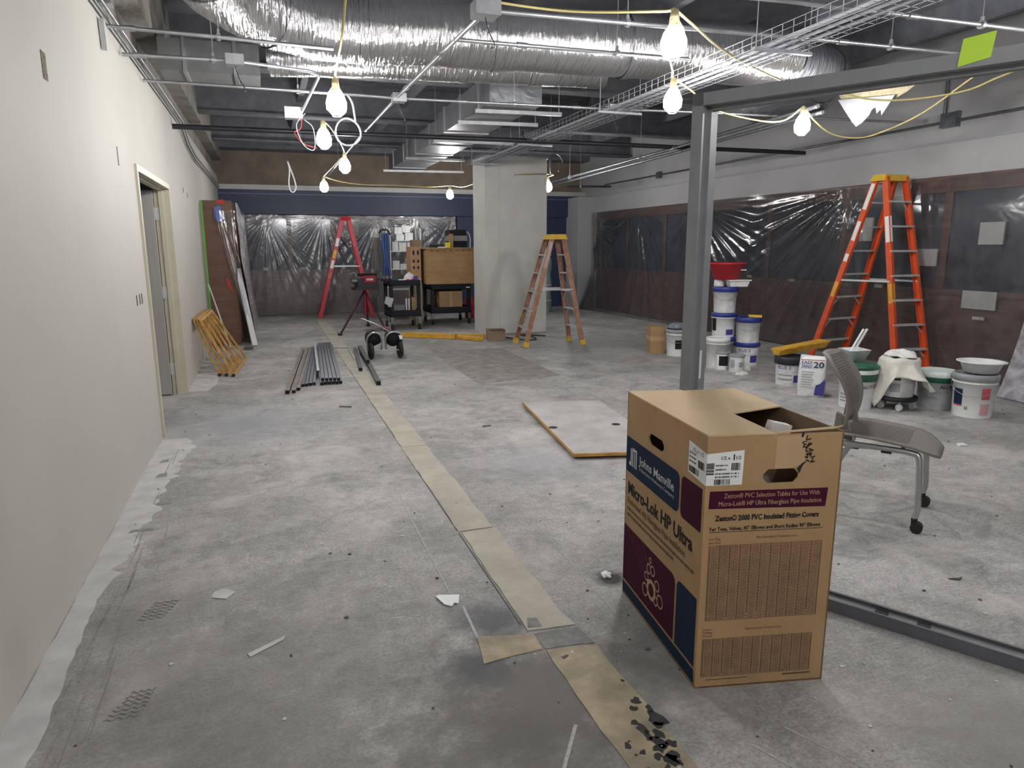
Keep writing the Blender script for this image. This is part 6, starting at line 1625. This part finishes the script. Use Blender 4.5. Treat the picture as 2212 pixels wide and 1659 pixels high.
plastic_sheet('plastic_sheeting', 'cloudy plastic curtain hanging at the right edge of the picture',
              lambda u, v, d: Vector((7.22 - 0.25 * u + 0.2 * v - d - 0.25 * (1 - v) ** 2, 4.95 - 0.15 * (1 - v) - 2.4 * u + 0.0, 0.01 + 2.3 * v)), 60, 40,
              [(0.2, 1.0, 11, 2.4), (0.7, 1.0, 11, 2.4)], 0.035, M_PLASTIC2, 9, flare=0.12)
# sheet draped over the cabinet front, flaring out at the bottom
def cab(u, v, d):
    x = -0.44 + d * (1.1 - 0.5 * v) + 0.06 * (1 - v) ** 2
    return Vector((x, 11.47 + 4.3 * u, 0.012 + 2.14 * v + 0.03 * math.sin(u * 8)))
plastic_sheet('plastic_sheeting', 'plastic sheet draped down the front of the tall brown cabinet', cab, 90, 40, [(0.05, 1.0, 13, 4.3), (0.35, 1.0, 13, 4.3), (0.7, 1.0, 13, 4.3)], 0.045, M_PLASTIC2, 14, flare=0.05)
def cabend(u, v, d):
    xl = -0.68 + 0.40 * (1 - v) ** 1.3
    return Vector((xl + (-0.42 + 0.2 * (1 - v) ** 2 - xl) * u, 11.455 - d * 0.5 - 0.12 * (1 - v) ** 2, 0.012 + 2.02 * v))
plastic_sheet('plastic_sheeting', 'flap of plastic sheet hanging over the brown cabinet end', cabend, 24, 40, [(0.1, 1.0, 11, 0.5)], 0.04, M_PLASTIC, 15)

# ================================================================== SCRAPS ON THE FLOOR
t = thing('white_scrap', 'torn white scrap lying on the floor left of the yellowed strip', 'scrap', (0.64, 2.67, 0))
MB().prism([(0.592, 2.727, 0.006), (0.61, 2.738, 0.003), (0.655, 2.715, 0.004), (0.690, 2.695, 0.012), (0.672, 2.640, 0.003), (0.655, 2.648, 0.005), (0.64, 2.628, 0.002), (0.612, 2.650, 0.004)], (0, 0, 0.003)).build('scrap', M_PAPER, t)
def scrap(label, pts, m, name='debris', cat='debris', h=0.006):
    return tag(MB().prism([(x, y, 0.001) for x, y in pts], (0, 0, h)).build(name, m), label, cat)
scrap('short grey metal offcut on the floor left of the strip', [(0.55, 6.6), (0.66, 6.55), (0.665, 6.58), (0.55, 6.63)], M_DKSTEEL, 'metal_offcut', 'offcut', 0.012)
scrap('small dark splinter on the floor right of the strip', [(1.62, 5.43), (1.70, 5.44), (1.70, 5.46), (1.64, 5.455)], M_DEBRIS, 'splinter')
scrap('small dark chip right of the floor channel', [(2.84, 2.11), (2.88, 2.085), (2.91, 2.10), (2.88, 2.10)], M_DEBRIS, 'splinter')
lump('white plaster crumb on the dark stain left of the carton', 'plaster_crumb', (1.385, 2.665, 0.001), (0.022, 0.028, 0.018), M_PAPER, 'crumb', 4)
scrap('white plaster crumb on the floor near the dolly', [(4.86, 3.66), (4.92, 3.64), (4.93, 3.69), (4.88, 3.70)], M_PAPER, 'plaster_crumb', 'crumb', 0.012)
scrap('pale smear of dried plaster on the floor nearest the left wall', [(-0.33, 3.05), (-0.27, 3.02), (-0.23, 3.07), (-0.28, 3.12), (-0.32, 3.10)], M_BAND, 'plaster_smear', 'smear', 0.003)
scrap('short pale streak of plaster on the floor', [(-0.16, 2.52), (-0.04, 2.60), (-0.03, 2.63), (-0.17, 2.545)], M_BAND, 'plaster_smear', 'smear', 0.003)
scrap('white strip of plastic on the floor left of the plaster sack', [(4.35, 5.30), (4.47, 5.24), (4.475, 5.27), (4.36, 5.33)], M_PAPER, 'plastic_strip', 'strip', 0.008)
scrap('dark bracket on the floor by the foot of the cabinet', [(-0.42, 10.9), (-0.30, 10.88), (-0.29, 11.0), (-0.40, 11.02)], M_DEBRIS, 'steel_bracket', 'bracket', 0.04)
t = thing('rubber_band', 'tan elastic band loop on the floor right of the carton', 'band', (2.29, 2.52, 0))
MB().tube([(2.29 + 0.03 * math.cos(k * 0.5236), 2.52 + 0.02 * math.sin(k * 0.5236) + 0.008 * math.sin(k * 1.05), 0.005) for k in range(12)], 0.0025, 5, closed=True).build('loop', mat('tan_rubber', (0.35, 0.22, 0.16), 0.6), t)
lump('crumpled white paper on the floor behind the black-lidded pail', 'crumpled_paper', (5.45, 7.0, 0.001), (0.10, 0.08, 0.09), mat('white_rag', (0.7, 0.7, 0.67)), 'paper', 4)
lump('small crumpled white paper left of the black-lidded pail', 'crumpled_paper', (5.22, 6.72, 0.001), (0.08, 0.05, 0.04), mat('white_rag', (0.7, 0.7, 0.67)), 'paper', 5)

# loose grit scattered over the slab
random.seed(33)
g = MB()
for _ in range(260):
    y = 1.1 + 9 * random.random() ** 1.7; x = random.uniform(-0.8, 6.5)
    r = random.uniform(0.003, 0.010)
    a = random.uniform(0, 6.28)
    pts = [(x + r * random.uniform(.5, 1.2) * math.cos(a + k * 1.2566), y + r * random.uniform(.5, 1.2) * math.sin(a + k * 1.2566), 0.0008) for k in range(5)]
    g.prism(pts, (0, 0, random.uniform(0.002, 0.005)))
o = g.build('floor_grit', M_DEBRIS, base=(3, 5, 0)); o['kind'] = 'stuff'
tag(o, 'dark grit scattered over the concrete floor', 'grit')
g = MB()
for _ in range(260):
    y = 1.1 + 9 * random.random() ** 1.5; x = random.uniform(-0.8, 6.5)
    r = random.uniform(0.003, 0.012)
    a = random.uniform(0, 6.28)
    pts = [(x + r * random.uniform(.5, 1.4) * math.cos(a + k * 1.2566), y + r * random.uniform(.5, 1.2) * math.sin(a + k * 1.2566), 0.0008) for k in range(5)]
    g.prism(pts, (0, 0, random.uniform(0.001, 0.004)))
o = g.build('plaster_dust', M_BAND, base=(3, 5, 0)); o['kind'] = 'stuff'
tag(o, 'pale plaster crumbs scattered over the concrete floor', 'grit')

for _o in bpy.data.objects:
    if '_base' in _o: del _o['_base']
